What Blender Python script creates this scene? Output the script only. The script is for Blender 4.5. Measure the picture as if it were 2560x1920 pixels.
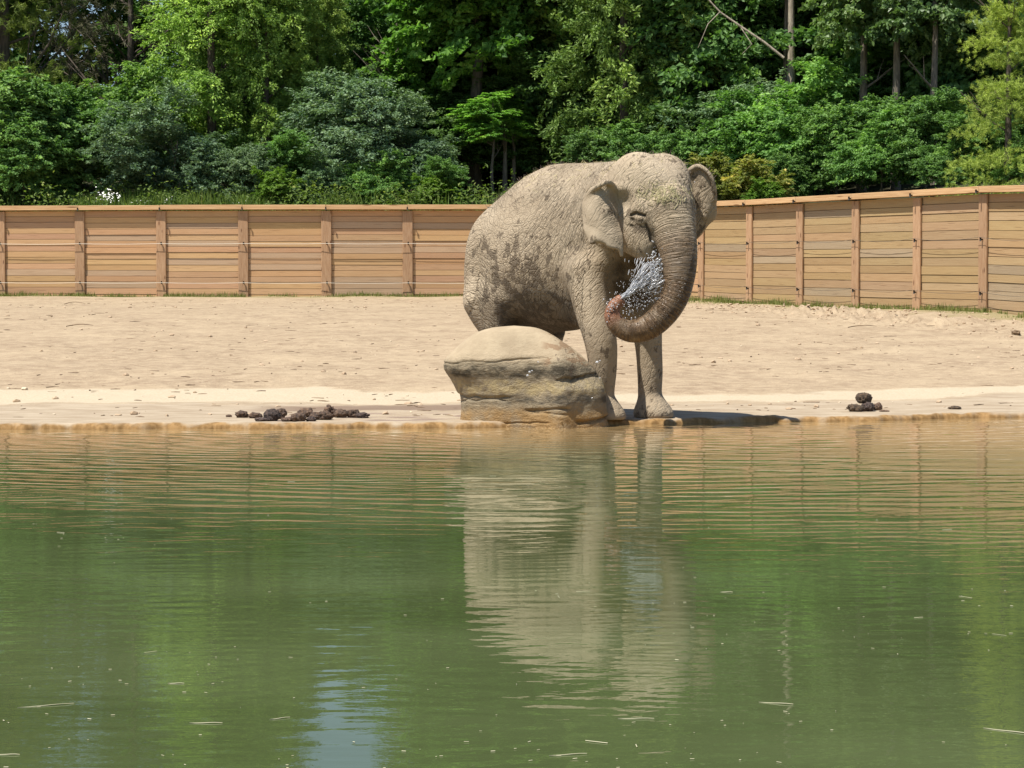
import bpy, math, random
import numpy as np
from mathutils import Vector, Matrix

# ------------------------------------------------------------------ scene, camera, sky, sun
for o in list(bpy.data.objects):
    bpy.data.objects.remove(o)
scene = bpy.context.scene
COL = scene.collection
R = math.radians
FPX, HORIZON, CAMZ = 5200.0, 770.0, 1.13            # focal length in photo pixels, horizon row, eye height above the water
PITCH = math.atan((960 - HORIZON) / FPX)
cam_d = bpy.data.cameras.new('camera')
cam = bpy.data.objects.new('camera', cam_d)
COL.objects.link(cam)
cam_d.sensor_width = 36.0
cam_d.lens = 36.0 * FPX / 2560.0
cam_d.clip_start, cam_d.clip_end = 0.1, 2000.0
cam.location = (0, 0, CAMZ)
cam.rotation_euler = (R(90) - PITCH, 0, 0)
scene.camera = cam

SUN_EL, SUN_PHI = R(64), R(36)                       # elevation; shadows run this far back from straight right
sun_from = Vector((-math.cos(SUN_PHI) * math.cos(SUN_EL), -math.sin(SUN_PHI) * math.cos(SUN_EL), math.sin(SUN_EL)))
world = bpy.data.worlds.new('World')
scene.world = world
world.use_nodes = True
wn = world.node_tree
bg = wn.nodes['Background']
sky = wn.nodes.new('ShaderNodeTexSky')
sky.sky_type = 'NISHITA'
sky.sun_disc = False
sky.sun_elevation = SUN_EL
sky.sun_rotation = math.atan2(sun_from.x, sun_from.y)
sky.air_density, sky.dust_density, sky.ozone_density = 1.0, 0.6, 1.5
wn.links.new(sky.outputs[0], bg.inputs[0])
bg.inputs[1].default_value = 0.085
sun_d = bpy.data.lights.new('sun', 'SUN')
sun_d.energy = 5.0
sun_d.angle = R(0.5)
sun_d.color = (1.0, 0.95, 0.86)
sun = bpy.data.objects.new('sun', sun_d)
COL.objects.link(sun)
sun.rotation_euler = sun_from.to_track_quat('Z', 'Y').to_euler()
sun.location = (-20, -10, 40)
vs = scene.view_settings
vs.view_transform, vs.look, vs.gamma, vs.exposure = 'Standard', 'None', 1.0, 0.60
vs.use_curve_mapping = False
try:
    scene.cycles.max_bounces = 5
    scene.cycles.diffuse_bounces = 3
    scene.cycles.glossy_bounces = 3
    scene.cycles.transmission_bounces = 4
    scene.cycles.transparent_max_bounces = 6
    scene.cycles.caustics_reflective = False
    scene.cycles.caustics_refractive = False
except Exception:
    pass

# ------------------------------------------------------------------ helpers
rng = np.random.default_rng(7)
random.seed(7)


def at(px, py, d):
    """world point at distance d (world Y) that the photograph shows at pixel px, py"""
    a, b = (px - 1280) / FPX, (960 - py) / FPX
    v = np.array([a, math.cos(PITCH) + b * math.sin(PITCH), -math.sin(PITCH) + b * math.cos(PITCH)])
    v *= d / v[1]
    return np.array([v[0], v[1], v[2] + CAMZ])


def _hash(i, j, k, seed):
    h = (i.astype(np.int64) * 374761393 + j.astype(np.int64) * 668265263 + k.astype(np.int64) * 2147483647 + seed * 974711) & 0xffffffff
    h = ((h ^ (h >> 13)) * 1274126177) & 0xffffffff
    h = (h ^ (h >> 16)) & 0xffff
    return h.astype(np.float64) / 65535.0


def vnoise(P, scale=1.0, seed=0):
    """value noise 0..1 at points P (n,3)"""
    Q = np.asarray(P, dtype=np.float64) * scale
    I = np.floor(Q)
    Fr = Q - I
    Fr = Fr * Fr * (3 - 2 * Fr)
    I = I.astype(np.int64)
    out = 0
    for dx in (0, 1):
        for dy in (0, 1):
            for dz in (0, 1):
                w = (Fr[:, 0] if dx else 1 - Fr[:, 0]) * (Fr[:, 1] if dy else 1 - Fr[:, 1]) * (Fr[:, 2] if dz else 1 - Fr[:, 2])
                out = out + w * _hash(I[:, 0] + dx, I[:, 1] + dy, I[:, 2] + dz, seed)
    return out


def fbm(P, scale=1.0, seed=0, octaves=4):
    s, a, t = 0, 1.0, 0
    for o in range(octaves):
        s = s + a * vnoise(P, scale * 2 ** o, seed + o * 17)
        t += a
        a *= 0.5
    return s / t


def mesh_np(name, V, F, smooth=False, mats=()):
    """mesh from numpy arrays; F is an (n,3) or (n,4) index array or a list of such arrays"""
    me = bpy.data.meshes.new(name)
    V = np.asarray(V, dtype=np.float32)
    Fs = F if isinstance(F, list) else [F]
    Fs = [np.asarray(f, dtype=np.int32) for f in Fs if len(f)]
    loops = np.concatenate([f.ravel() for f in Fs])
    counts = np.concatenate([np.full(len(f), f.shape[1], dtype=np.int32) for f in Fs])
    starts = np.concatenate([[0], np.cumsum(counts)[:-1]]).astype(np.int32)
    me.vertices.add(len(V))
    me.vertices.foreach_set('co', V.ravel())
    me.loops.add(len(loops))
    me.loops.foreach_set('vertex_index', loops)
    me.polygons.add(len(counts))
    me.polygons.foreach_set('loop_start', starts)
    me.polygons.foreach_set('loop_total', counts)
    me.polygons.foreach_set('use_smooth', np.full(len(counts), smooth))
    for m in mats:
        me.materials.append(m)
    me.update(calc_edges=True)
    return me


def add_attr(me, name, data, domain='POINT', typ='FLOAT'):
    a = me.attributes.new(name, typ, domain)
    a.data.foreach_set('value' if typ == 'FLOAT' else 'vector', np.asarray(data, dtype=np.float32).ravel())


def obj(name, me, parent=None, loc=(0, 0, 0), rot=(0, 0, 0), scale=(1, 1, 1)):
    o = bpy.data.objects.new(name, me)
    COL.objects.link(o)
    o.location, o.rotation_euler, o.scale = loc, rot, scale
    if parent is not None:
        o.parent = parent
    return o


def tag(o, label=None, cat=None, group=None, kind=None):
    for k, v in (('label', label), ('category', cat), ('group', group), ('kind', kind)):
        if v:
            o[k] = v
    return o


class MB:
    """collects pieces for one mesh"""
    def __init__(self):
        self.v, self.f, self.n = [], {3: [], 4: []}, 0

    def add(self, V, F):
        F = np.asarray(F)
        self.v.append(np.asarray(V, dtype=np.float64))
        self.f[F.shape[1]].append(F + self.n)
        self.n += len(V)

    def mesh(self, name, smooth=False, mats=()):
        Fs = [np.concatenate(self.f[k]) for k in (3, 4) if self.f[k]]
        return mesh_np(name, np.concatenate(self.v), Fs, smooth, mats)


BOXV = np.array([[x, y, z] for x in (-.5, .5) for y in (-.5, .5) for z in (-.5, .5)])
BOXF = np.array([[0, 1, 3, 2], [4, 6, 7, 5], [0, 4, 5, 1], [2, 3, 7, 6], [0, 2, 6, 4], [1, 5, 7, 3]])


def tube(points, radii, n=8, cap=True):
    P = np.asarray(points, dtype=float)
    m = len(P)
    T = np.gradient(P, axis=0)
    T /= np.linalg.norm(T, axis=1)[:, None] + 1e-9
    ref = np.array([0.3, 0.9, 0.2])
    V = []
    for i in range(m):
        a = np.cross(T[i], ref)
        a /= np.linalg.norm(a) + 1e-9
        b = np.cross(T[i], a)
        ang = np.arange(n) * 2 * math.pi / n
        V.append(P[i] + radii[i] * (np.cos(ang)[:, None] * a + np.sin(ang)[:, None] * b))
    V = np.concatenate(V)
    F = []
    for i in range(m - 1):
        for j in range(n):
            k = (j + 1) % n
            F.append([i * n + j, i * n + k, (i + 1) * n + k, (i + 1) * n + j])
    if cap:
        V = np.concatenate([V, [P[0]], [P[-1]]])
        for j in range(n):
            k = (j + 1) % n
            F.append([m * n, j, k, m * n])
            F.append([m * n + 1, (m - 1) * n + k, (m - 1) * n + j, m * n + 1])
    F = np.array(F)
    return V, F


def tube_into(mb, points, radii, n=8):
    V, F = tube(points, radii, n, cap=False)
    mb.add(V, F)


# ------------------------------------------------------------------ material helpers
def mat(name):
    m = bpy.data.materials.new(name)
    m.use_nodes = True
    nt = m.node_tree
    p = nt.nodes['Principled BSDF']
    return m, nt, p


class NT:
    def __init__(self, nt):
        self.nt = nt

    def n(self, typ, **kw):
        x = self.nt.nodes.new(typ)
        for k, v in kw.items():
            setattr(x, k, v)
        return x

    def l(self, a, b):
        self.nt.links.new(a, b)

    def val(self, sock, v):
        if isinstance(v, (int, float)):
            sock.default_value = v
        elif isinstance(v, (tuple, list)):
            sock.default_value = v
        else:
            self.l(v, sock)

    def math(self, op, a, b=0.0, c=None, clamp=False):
        x = self.n('ShaderNodeMath', operation=op)
        x.use_clamp = clamp
        self.val(x.inputs[0], a)
        self.val(x.inputs[1], b)
        if c is not None:
            self.val(x.inputs[2], c)
        return x.outputs[0]

    def ramp(self, fac, lo, hi, out0=0.0, out1=1.0):
        x = self.n('ShaderNodeMapRange')
        x.interpolation_type = 'SMOOTHSTEP'
        self.val(x.inputs[0], fac)
        for i, v in enumerate((lo, hi, out0, out1)):
            self.val(x.inputs[i + 1], v)
        return x.outputs[0]

    def mix(self, fac, a, b, mode='MIX'):
        x = self.n('ShaderNodeMix', data_type='RGBA', blend_type=mode)
        self.val(x.inputs[0], fac)
        for s, v in ((x.inputs[6], a), (x.inputs[7], b)):
            if isinstance(v, (tuple, list)):
                s.default_value = tuple(v) + ((1.0,) if len(v) == 3 else ())
            else:
                self.l(v, s)
        return x.outputs[2]

    def noise(self, vec, scale, detail=4.0, rough=0.5, dist=0.0, out=0):
        x = self.n('ShaderNodeTexNoise')
        if vec is not None:
            self.l(vec, x.inputs['Vector'])
        x.inputs['Scale'].default_value = scale
        x.inputs['Detail'].default_value = detail
        x.inputs['Roughness'].default_value = rough
        x.inputs['Distortion'].default_value = dist
        return x.outputs[out]

    def mapping(self, vec, scale=(1, 1, 1), loc=(0, 0, 0)):
        x = self.n('ShaderNodeMapping')
        self.l(vec, x.inputs[0])
        x.inputs['Scale'].default_value = scale
        x.inputs['Location'].default_value = loc
        return x.outputs[0]

    def obj_co(self):
        return self.n('ShaderNodeTexCoord').outputs['Object']

    def geo_pos(self):
        return self.n('ShaderNodeNewGeometry').outputs['Position']

    def attr(self, name, vec=False):
        x = self.n('ShaderNodeAttribute')
        x.attribute_name = name
        return x.outputs['Vector' if vec else 'Fac']

    def bump(self, height, strength=1.0, dist=1.0, normal=None):
        x = self.n('ShaderNodeBump')
        x.inputs['Strength'].default_value = strength
        x.inputs['Distance'].default_value = dist
        self.l(height, x.inputs['Height'])
        if normal is not None:
            self.l(normal, x.inputs['Normal'])
        return x.outputs[0]


def simple_mat(name, c1, c2, scale=8.0, rough=0.85, bump=0.0, bscale=40.0, spec=0.3):
    m, nt, p = mat(name)
    N = NT(nt)
    co = N.obj_co()
    f = N.ramp(N.noise(co, scale, 5), 0.3, 0.7)
    N.l(N.mix(f, c1, c2), p.inputs['Base Color'])
    p.inputs['Roughness'].default_value = rough
    p.inputs['Specular IOR Level'].default_value = spec
    if bump:
        N.l(N.bump(N.noise(co, bscale, 6), 1.0, bump), p.inputs['Normal'])
    return m


# ------------------------------------------------------------------ layout curves
SHORE = np.array([[-60, 18.6], [-12, 19.0], [-4.74, 19.27], [-2.54, 19.4], [-0.67, 19.46], [0.4, 19.7], [1.24, 20.05], [2.46, 20.55], [3.69, 20.84],
                  [5.27, 21.4], [12, 23.5], [60, 38]])
FENCE = np.array([[-34.9, 65.0], [-32.4, 64.7], [-29.9, 64.4], [-27.4, 64.1], [-24.9, 63.8], [-22.5, 63.5], [-20.1, 63.2], [-17.75, 62.9], [-15.35, 62.6], [-12.9, 62.3], [-10.42, 62.0], [-7.95, 61.75], [-5.48, 61.6],
                  [-3.08, 61.6], [-0.65, 61.6], [1.75, 61.2], [3.85, 59.6], [5.22, 56.9], [6.23, 54.2], [7.2, 51.75], [8.2, 49.4], [9.2, 47.05], [10.15, 44.65],
                  [11.12, 42.2], [12.1, 39.8], [13.1, 37.4], [14.1, 35.0], [15.1, 32.6], [16.1, 30.2], [17.1, 27.8], [18.1, 25.4]])


def shore_y(x):
    return np.interp(x, SHORE[:, 0], SHORE[:, 1])


def fence_dist(x, y):
    """signed distance to the fence line, positive on the wooded side"""
    x, y = np.asarray(x, float), np.asarray(y, float)
    best = np.full(x.shape, 1e9)
    sign = np.ones(x.shape)
    pts = np.concatenate([[FENCE[0] + (FENCE[0] - FENCE[1]) * 200], FENCE, [FENCE[-1] + (FENCE[-1] - FENCE[-2]) * 200]])
    for a, b in zip(pts[:-1], pts[1:]):
        ab = b - a
        t = np.clip(((x - a[0]) * ab[0] + (y - a[1]) * ab[1]) / (ab @ ab), 0, 1)
        dx, dy = x - (a[0] + t * ab[0]), y - (a[1] + t * ab[1])
        d = np.hypot(dx, dy)
        s = np.sign(ab[0] * dy - ab[1] * dx)
        m = d < best
        best = np.where(m, d, best)
        sign = np.where(m, s, sign)
    return best * sign


def bank_rise(y):
    """the bank climbs gently from the water to the fence"""
    return np.interp(y, [22.2, 23.5, 44.6, 54.2, 61.6, 66], [0, 0.03, 0.985, 1.19, 1.425, 1.5])


def fence_base(y):
    return 0.05 + float(bank_rise(y))


def ground_z(x, y):
    x, y = np.asarray(x, float), np.asarray(y, float)
    s = y - shore_y(x)
    P = np.stack([x, y, np.zeros_like(x)], -1).reshape(-1, 3)
    n = (fbm(P, 0.7, 3, 4).reshape(x.shape) - 0.5)
    n2 = (fbm(P, 6.0, 9, 3).reshape(x.shape) - 0.5)
    z = 0.055 + bank_rise(y) + n * np.clip((s - 1) / 5, 0, 1) * 0.10 + n2 * (0.006 + 0.012 * np.clip((s - 2) / 5, 0, 1))
    # rough dug-up clods in front of the right-hand fence
    fd = -fence_dist(x, y)
    rough = np.clip(1 - np.abs(fd - 3.2) / 2.2, 0, 1) * np.clip((x - 4) / 2, 0, 1)
    z = z + rough * np.clip(n2 * 0.5 + 0.02, 0, 1) * 0.9
    return z


def ground_at(px, py):
    """where the bank lies that the photograph shows at pixel px, py"""
    ds = np.linspace(19.3, 66, 1500)
    Q = np.array([at(px, py, q) for q in ds])
    k = np.nonzero(Q[:, 2] <= ground_z(Q[:, 0], Q[:, 1]))[0]
    return Q[k[0]] if len(k) else Q[-1]


def hill_z(x, y):
    x, y = np.asarray(x, float), np.asarray(y, float)
    d = np.clip(fence_dist(x, y), 0, None)
    P = np.stack([x, y, np.zeros_like(x)], -1).reshape(-1, 3)
    n = (fbm(P, 0.35, 31, 3).reshape(x.shape) - 0.5)
    return 2.25 + bank_rise(np.minimum(y - 0.75 * d, 61.6)) + np.minimum(d, 26) * 0.16 + n * 0.5 * np.clip(d / 3, 0, 1)


# ------------------------------------------------------------------ sand bank
def build_sand():
    xs = np.concatenate([np.linspace(-60, -8, 60)[:-1], np.arange(-8, 8.001, 0.03), np.linspace(8, 40, 50)[1:]])
    s1 = np.concatenate([[-0.03, -0.008, 0.0, 0.012, 0.03, 0.05, 0.08], np.arange(0.12, 5, 0.05), 5 * 1.012 ** np.arange(0, 200)])
    s1 = s1[s1 < 46]
    Xg, Sg = np.meshgrid(xs, s1, indexing='ij')
    P0 = np.stack([xs, xs * 0, xs * 0], -1)
    jag = (fbm(P0, 1.1, 5, 3) - 0.5) * 0.34 + (fbm(P0, 7, 6, 3) - 0.5) * 0.12
    Yg = shore_y(Xg) + Sg + jag[:, None] * np.clip(1 - Sg / 1.2, 0, 1)
    # the sheet ends just behind the fence
    Z = ground_z(Xg, Yg)
    lipn = (fbm(np.stack([xs, xs * 0 + 3, xs * 0], -1), 5, 8, 4) - 0.5)
    lip = np.interp(s1, [-0.03, -0.008, 0.0, 0.012, 0.03, 0.05, 0.08, 0.12], [-0.5, -0.10, -0.01, 0.022, 0.04, 0.05, 0.054, 0.055])
    k = len([v for v in s1 if v <= 0.12])
    Z[:, :k] = lip[None, :k] + lipn[:, None] * 0.032 * np.clip(np.linspace(0, 1.6, k), 0, 1)[None, :]
    Yg[:, :k] += lipn[:, None] * 0.07
    fd = fence_dist(Xg, Yg)
    nx, ns = Xg.shape
    idx = np.arange(nx * ns).reshape(nx, ns)
    F = np.stack([idx[:-1, :-1], idx[1:, :-1], idx[1:, 1:], idx[:-1, 1:]], -1).reshape(-1, 4)
    keep = (fd.ravel()[F] < 0.1).any(1)
    F = F[keep]
    me = mesh_np('ground', np.stack([Xg, Yg, Z], -1).reshape(-1, 3), F, True, [M_sand()])
    add_attr(me, 'shore', Sg.ravel())
    add_attr(me, 'fence', -fd.ravel())
    o = obj('ground', me)
    tag(o, 'pale trampled sand bank between the pond and the fence', 'sand', kind='structure')
    return o


def M_sand():
    m, nt, p = mat('sand')
    N = NT(nt)
    co = N.obj_co()
    s, fd = N.attr('shore'), N.attr('fence')
    sx = N.n('ShaderNodeSeparateXYZ')
    N.l(co, sx.inputs[0])
    xpos = sx.outputs[0]
    big = N.noise(co, 0.9, 2)
    mid = N.noise(co, 5, 4, 0.65)
    fine = N.noise(co, 38, 2, 0.7)
    base = N.mix(N.ramp(mid, 0.32, 0.68), (0.268, 0.196, 0.126), (0.388, 0.298, 0.197))
    base = N.mix(N.ramp(fine, 0.54, 0.72, 0, 0.8), base, (0.20, 0.135, 0.085))
    base = N.mix(N.ramp(big, 0.35, 0.75, 0, 0.55), base, (0.43, 0.335, 0.22))
    specks = N.noise(co, 16, 2, 0.8)
    base = N.mix(N.ramp(specks, 0.62, 0.70, 0, 0.65), base, (0.15, 0.10, 0.065))
    wob = N.math('MULTIPLY', N.math('SUBTRACT', N.noise(co, 0.8, 5), 0.5), 1.9)
    wob2 = N.math('MULTIPLY', N.math('SUBTRACT', N.noise(co, 6, 4), 0.5), 0.35)
    sw = N.math('ADD', s, N.math('ADD', wob, wob2))
    # dry white strip, its place shifts towards the water on the right
    sh = N.ramp(xpos, 0.0, 3.0, 0.0, -1.1)
    c0 = N.math('ADD', sh, 3.7)
    c1 = N.math('ADD', N.math('ADD', sh, 5.75), N.ramp(xpos, -2.6, -0.6, 0.0, -0.9))
    strip = N.math('MULTIPLY', N.ramp(N.math('SUBTRACT', sw, c0), -0.12, 0.12), N.ramp(N.math('SUBTRACT', sw, c1), -0.15, 0.2, 1, 0))
    pale = N.mix(N.ramp(fine, 0.35, 0.75), (0.46, 0.385, 0.275), (0.38, 0.305, 0.205))
    col = N.mix(strip, base, pale)
    # hard damp apron by the edge
    apron = N.ramp(N.math('SUBTRACT', sw, c0), -0.3, 0.05, 1, 0)
    damp = N.mix(N.ramp(N.noise(N.mapping(co, (1, 2.5, 1)), 2.2, 5), 0.35, 0.65), (0.30, 0.232, 0.158), (0.39, 0.318, 0.228))
    damp = N.mix(N.ramp(N.noise(co, 24, 4), 0.58, 0.7, 0, 0.5), damp, (0.27, 0.19, 0.12))
    col = N.mix(apron, col, damp)
    # wet dark band behind the droppings
    band = N.math('MULTIPLY', N.ramp(N.math('ADD', s, wob2), 2.2, 2.5), N.ramp(N.math('ADD', s, wob2), 3.15, 3.45, 1, 0))
    band = N.math('MULTIPLY', band, N.math('MULTIPLY', N.ramp(xpos, -3.1, -2.2), N.ramp(xpos, 0.3, 0.8, 1, 0)))
    col = N.mix(N.math('MULTIPLY', band, 0.85), col, (0.17, 0.115, 0.08))
    puddle = N.math('MULTIPLY', N.ramp(N.noise(N.mapping(co, (1, 2, 1)), 1.7, 3), 0.5, 0.56), N.ramp(s, 0.15, 0.4))
    puddle = N.math('MULTIPLY', puddle, N.math('MULTIPLY', N.ramp(xpos, -2.6, -2.1), N.math('MULTIPLY', N.ramp(xpos, 0.4, 0.9, 1, 0), N.ramp(s, 1.6, 2.1, 1, 0))))
    col = N.mix(N.math('MULTIPLY', puddle, 0.6), col, (0.25, 0.165, 0.13))
    # orange wet rim
    rim = N.ramp(N.math('ADD', s, N.math('MULTIPLY', wob2, 0.7)), 0.01, 0.09, 1, 0)
    rimc = N.mix(N.ramp(N.noise(N.mapping(co, (1, 1, .3)), 22, 4), 0.35, 0.7), (0.20, 0.115, 0.042), (0.33, 0.20, 0.085))
    col = N.mix(rim, col, rimc)
    # thin dry grass colour towards the fence
    g = N.math('ADD', fd, N.math('MULTIPLY', N.math('SUBTRACT', N.noise(co, 1.3, 5), 0.5), 5.0))
    col = N.mix(N.ramp(g, 0.5, 2.6, 0.75, 0), col, N.mix(N.ramp(fine, 0.4, 0.6), (0.16, 0.15, 0.06), (0.30, 0.24, 0.12)))
    N.l(col, p.inputs['Base Color'])
    N.l(N.math('SUBTRACT', 0.95, N.math('MULTIPLY', puddle, 0.55)), p.inputs['Roughness'])
    p.inputs['Specular IOR Level'].default_value = 0.25
    h = N.math('ADD', N.math('MULTIPLY', mid, 0.02), N.math('MULTIPLY', fine, 0.014))
    h = N.math('MULTIPLY', h, N.math('SUBTRACT', 1.0, N.math('MULTIPLY', N.math('MAXIMUM', apron, strip), 0.75)))
    N.l(N.bump(h, 0.8, 1.0), p.inputs['Normal'])
    return m


# ------------------------------------------------------------------ hillside behind the fence
def build_hill():
    xs = np.concatenate([np.linspace(-400, -45, 30)[:-1], np.arange(-45, 45, 0.6), np.linspace(45, 400, 30)])
    ys = np.concatenate([np.arange(20, 110, 0.6), np.linspace(110, 900, 40)])
    Xg, Yg = np.meshgrid(xs, ys, indexing='ij')
    Z = hill_z(Xg, Yg)
    fd = fence_dist(Xg, Yg)
    idx = np.arange(Xg.size).reshape(Xg.shape)
    F = np.stack([idx[:-1, :-1], idx[1:, :-1], idx[1:, 1:], idx[:-1, 1:]], -1).reshape(-1, 4)
    F = F[(fd.ravel()[F] > 0.16).all(1)]
    m = simple_mat('forest_floor', (0.035, 0.03, 0.016), (0.05, 0.06, 0.022), 2.5, 0.95, 0.08, 6)
    o = obj('hillside', mesh_np('hillside', np.stack([Xg, Yg, Z], -1).reshape(-1, 3), F, True, [m]))
    tag(o, 'overgrown slope rising behind the fence', 'hillside', kind='structure')


# ------------------------------------------------------------------ pond
def M_water():
    m, nt, p = mat('pond_water')
    N = NT(nt)
    pos = N.geo_pos()
    sx = N.n('ShaderNodeSeparateXYZ')
    N.l(pos, sx.inputs[0])
    x, y = sx.outputs[0], sx.outputs[1]
    cloud = N.noise(N.mapping(pos, (0.5, 1, 1)), 0.55, 3)
    col = N.mix(N.ramp(cloud, 0.3, 0.7), (0.052, 0.070, 0.025), (0.080, 0.102, 0.042))
    shallow = N.ramp(N.math('ADD', y, N.math('MULTIPLY', cloud, 1.5)), 15.5, 20.0, 0, 1)
    col = N.mix(shallow, col, (0.27, 0.185, 0.088))
    N.l(col, p.inputs['Base Color'])
    p.inputs['Roughness'].default_value = 0.015
    p.inputs['IOR'].default_value = 1.333
    n2 = N.noise(N.mapping(pos, (0.55, 1.0, 1), (4, 7, 0)), 9.0, 3, 0.55)
    N.l(N.bump(n2, 1.0, 0.0009), p.inputs['Normal'])
    return m


def wave_height(x, y):
    """ripple height in metres: rings spreading from the splash, wind ripples on top"""
    P = np.stack([x, y, np.zeros_like(x)], -1).reshape(-1, 3)
    sh = x.shape

    def ns(sx, sy, seed, oct=2):
        return fbm(P * np.array([sx, sy, 1.0]), 1.0, seed, oct).reshape(sh)

    def sm(v, a, b):
        t = np.clip((v - a) / (b - a), 0, 1)
        return t * t * (3 - 2 * t)

    def ring(cx, cy, wl, amp, lo, hi, jit, seed):
        r = np.hypot(x - cx, y - cy)
        h = np.sin((r + ns(0.5, 0.9, seed) * jit) * 2 * math.pi / wl)
        env = sm(r, lo - 1, lo + 0.5) * (1 - sm(r, hi - 3.5, hi))
        env = env * (0.12 + 1.0 * sm(ns(0.35, 0.8, seed + 5), 0.34, 0.66))
        return h * env * amp
    h = ring(0.55, 19.9, 0.33, 0.00085, 0.6, 11.0, 1.0, 11)
    h = h + ring(3.6, 22.5, 0.36, 0.00095, 1.5, 13.0, 1.0, 21)
    h = h + ring(-1.0, 24.0, 0.33, 0.00075, 1.0, 14.0, 0.95, 31)
    calm = 0.38 + 0.62 * sm(y, 8.0, 13.5)
    h = h + ns(1.7, 3.6, 41, 3) * 0.0019 * calm
    # short crested wind ripples
    rg = random.Random(3)
    for i in range(9):
        wl = rg.uniform(0.10, 0.22)
        an = rg.uniform(-0.55, 0.55)
        ph = (x * math.sin(an) + y * math.cos(an)) + ns(1.1, 0.8, 200 + i, 1) * 0.16
        h = h + np.sin(ph * 2 * math.pi / wl + i) * wl * 0.0034 * calm * sm(ns(1.3, 2.2, 300 + i, 2), 0.52, 0.74)
    for i in range(7):
        wl = rg.uniform(0.055, 0.095)
        an = rg.uniform(-0.4, 0.4)
        ph = (x * math.sin(an) + y * math.cos(an)) + ns(2.2, 1.6, 400 + i, 1) * 0.07
        h = h + np.sin(ph * 2 * math.pi / wl + i) * wl * 0.0021 * (1 - sm(y, 11, 15)) * sm(ns(2.0, 3.2, 500 + i, 2), 0.52, 0.74)
    h = h + ns(0.7, 1.3, 51, 2) * 0.0014
    return h


def build_water():
    xs = np.concatenate([[-80, -40, -20, -12], np.arange(-7, 7.01, 0.045), [12, 20, 40, 80]])
    ys = [-40.0, -20, 0, 3]
    y = 4.0
    while y < 19.0:
        ys.append(y)
        y += 0.013 + 0.0016 * y
    ys = np.array(ys)
    t = np.linspace(0, 1, 40)[1:]
    Xg = np.repeat(xs[:, None], len(ys) + len(t), 1)
    Yg = np.concatenate([np.repeat(ys[None], len(xs), 0), ys[-1] + (shore_y(xs)[:, None] + 0.35 - ys[-1]) * t[None]], 1)
    Z = wave_height(Xg, Yg) - 0.0015
    idx = np.arange(Xg.size).reshape(Xg.shape)
    F = np.stack([idx[:-1, :-1], idx[1:, :-1], idx[1:, 1:], idx[:-1, 1:]], -1).reshape(-1, 4)
    o = obj('pond_water', mesh_np('pond_water', np.stack([Xg, Yg, Z], -1).reshape(-1, 3), F, True, [M_water()]))
    tag(o, 'green murky pond with fine ripples and mirrored trees', 'water', kind='structure')


# ------------------------------------------------------------------ fence
def M_board():
    m, nt, p = mat('fence_board_wood')
    N = NT(nt)
    co = N.obj_co()
    oi = N.n('ShaderNodeObjectInfo')
    rnd = oi.outputs['Random']
    off = N.n('ShaderNodeVectorMath', operation='ADD')
    N.l(co, off.inputs[0])
    cmb = N.n('ShaderNodeCombineXYZ')
    N.l(N.math('MULTIPLY', rnd, 37.0), cmb.inputs[0])
    N.l(N.math('MULTIPLY', rnd, 91.0), cmb.inputs[2])
    N.l(cmb.outputs[0], off.inputs[1])
    v = off.outputs[0]
    grain = N.noise(N.mapping(v, (1.5, 4, 26)), 2.2, 3, 0.6, 0.5)
    c = N.mix(N.ramp(grain, 0.3, 0.72), (0.42, 0.25, 0.13), (0.58, 0.388, 0.222))
    # knots
    vo = N.n('ShaderNodeTexVoronoi')
    N.l(N.mapping(v, (2.2, 1, 7)), vo.inputs['Vector'])
    vo.inputs['Scale'].default_value = 1.0
    knot = N.ramp(vo.outputs['Distance'], 0.07, 0.20, 1, 0)
    c = N.mix(N.math('MULTIPLY', knot, 0.8), c, (0.14, 0.06, 0.028))
    c = N.mix(1.0, c, oi.outputs['Color'], 'MULTIPLY')
    N.l(c, p.inputs['Base Color'])
    p.inputs['Roughness'].default_value = 0.8
    p.inputs['Specular IOR Level'].default_value = 0.2
    N.l(N.bump(grain, 0.6, 0.006), p.inputs['Normal'])
    return m


def bevel_box(name, sx, sy, sz, b, mats):
    """box with chamfered long edges along x"""
    prof = np.array([[-sy / 2 + b, -sz / 2], [sy / 2 - b, -sz / 2], [sy / 2, -sz / 2 + b], [sy / 2, sz / 2 - b], [sy / 2 - b, sz / 2], [-sy / 2 + b, sz / 2],
                     [-sy / 2, sz / 2 - b], [-sy / 2, -sz / 2 + b]])
    V = np.concatenate([np.c_[np.full(8, -sx / 2), prof], np.c_[np.full(8, sx / 2), prof]])
    F4 = [[j, (j + 1) % 8, 8 + (j + 1) % 8, 8 + j] for j in range(8)]
    F4 += [[7, 6, 5, 4], [7, 4, 3, 0], [0, 3, 2, 1], [12, 13, 14, 15], [8, 11, 12, 15], [8, 9, 10, 11]]
    return mesh_np(name, V, np.array(F4)[:, ::-1], False, mats)


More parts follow.
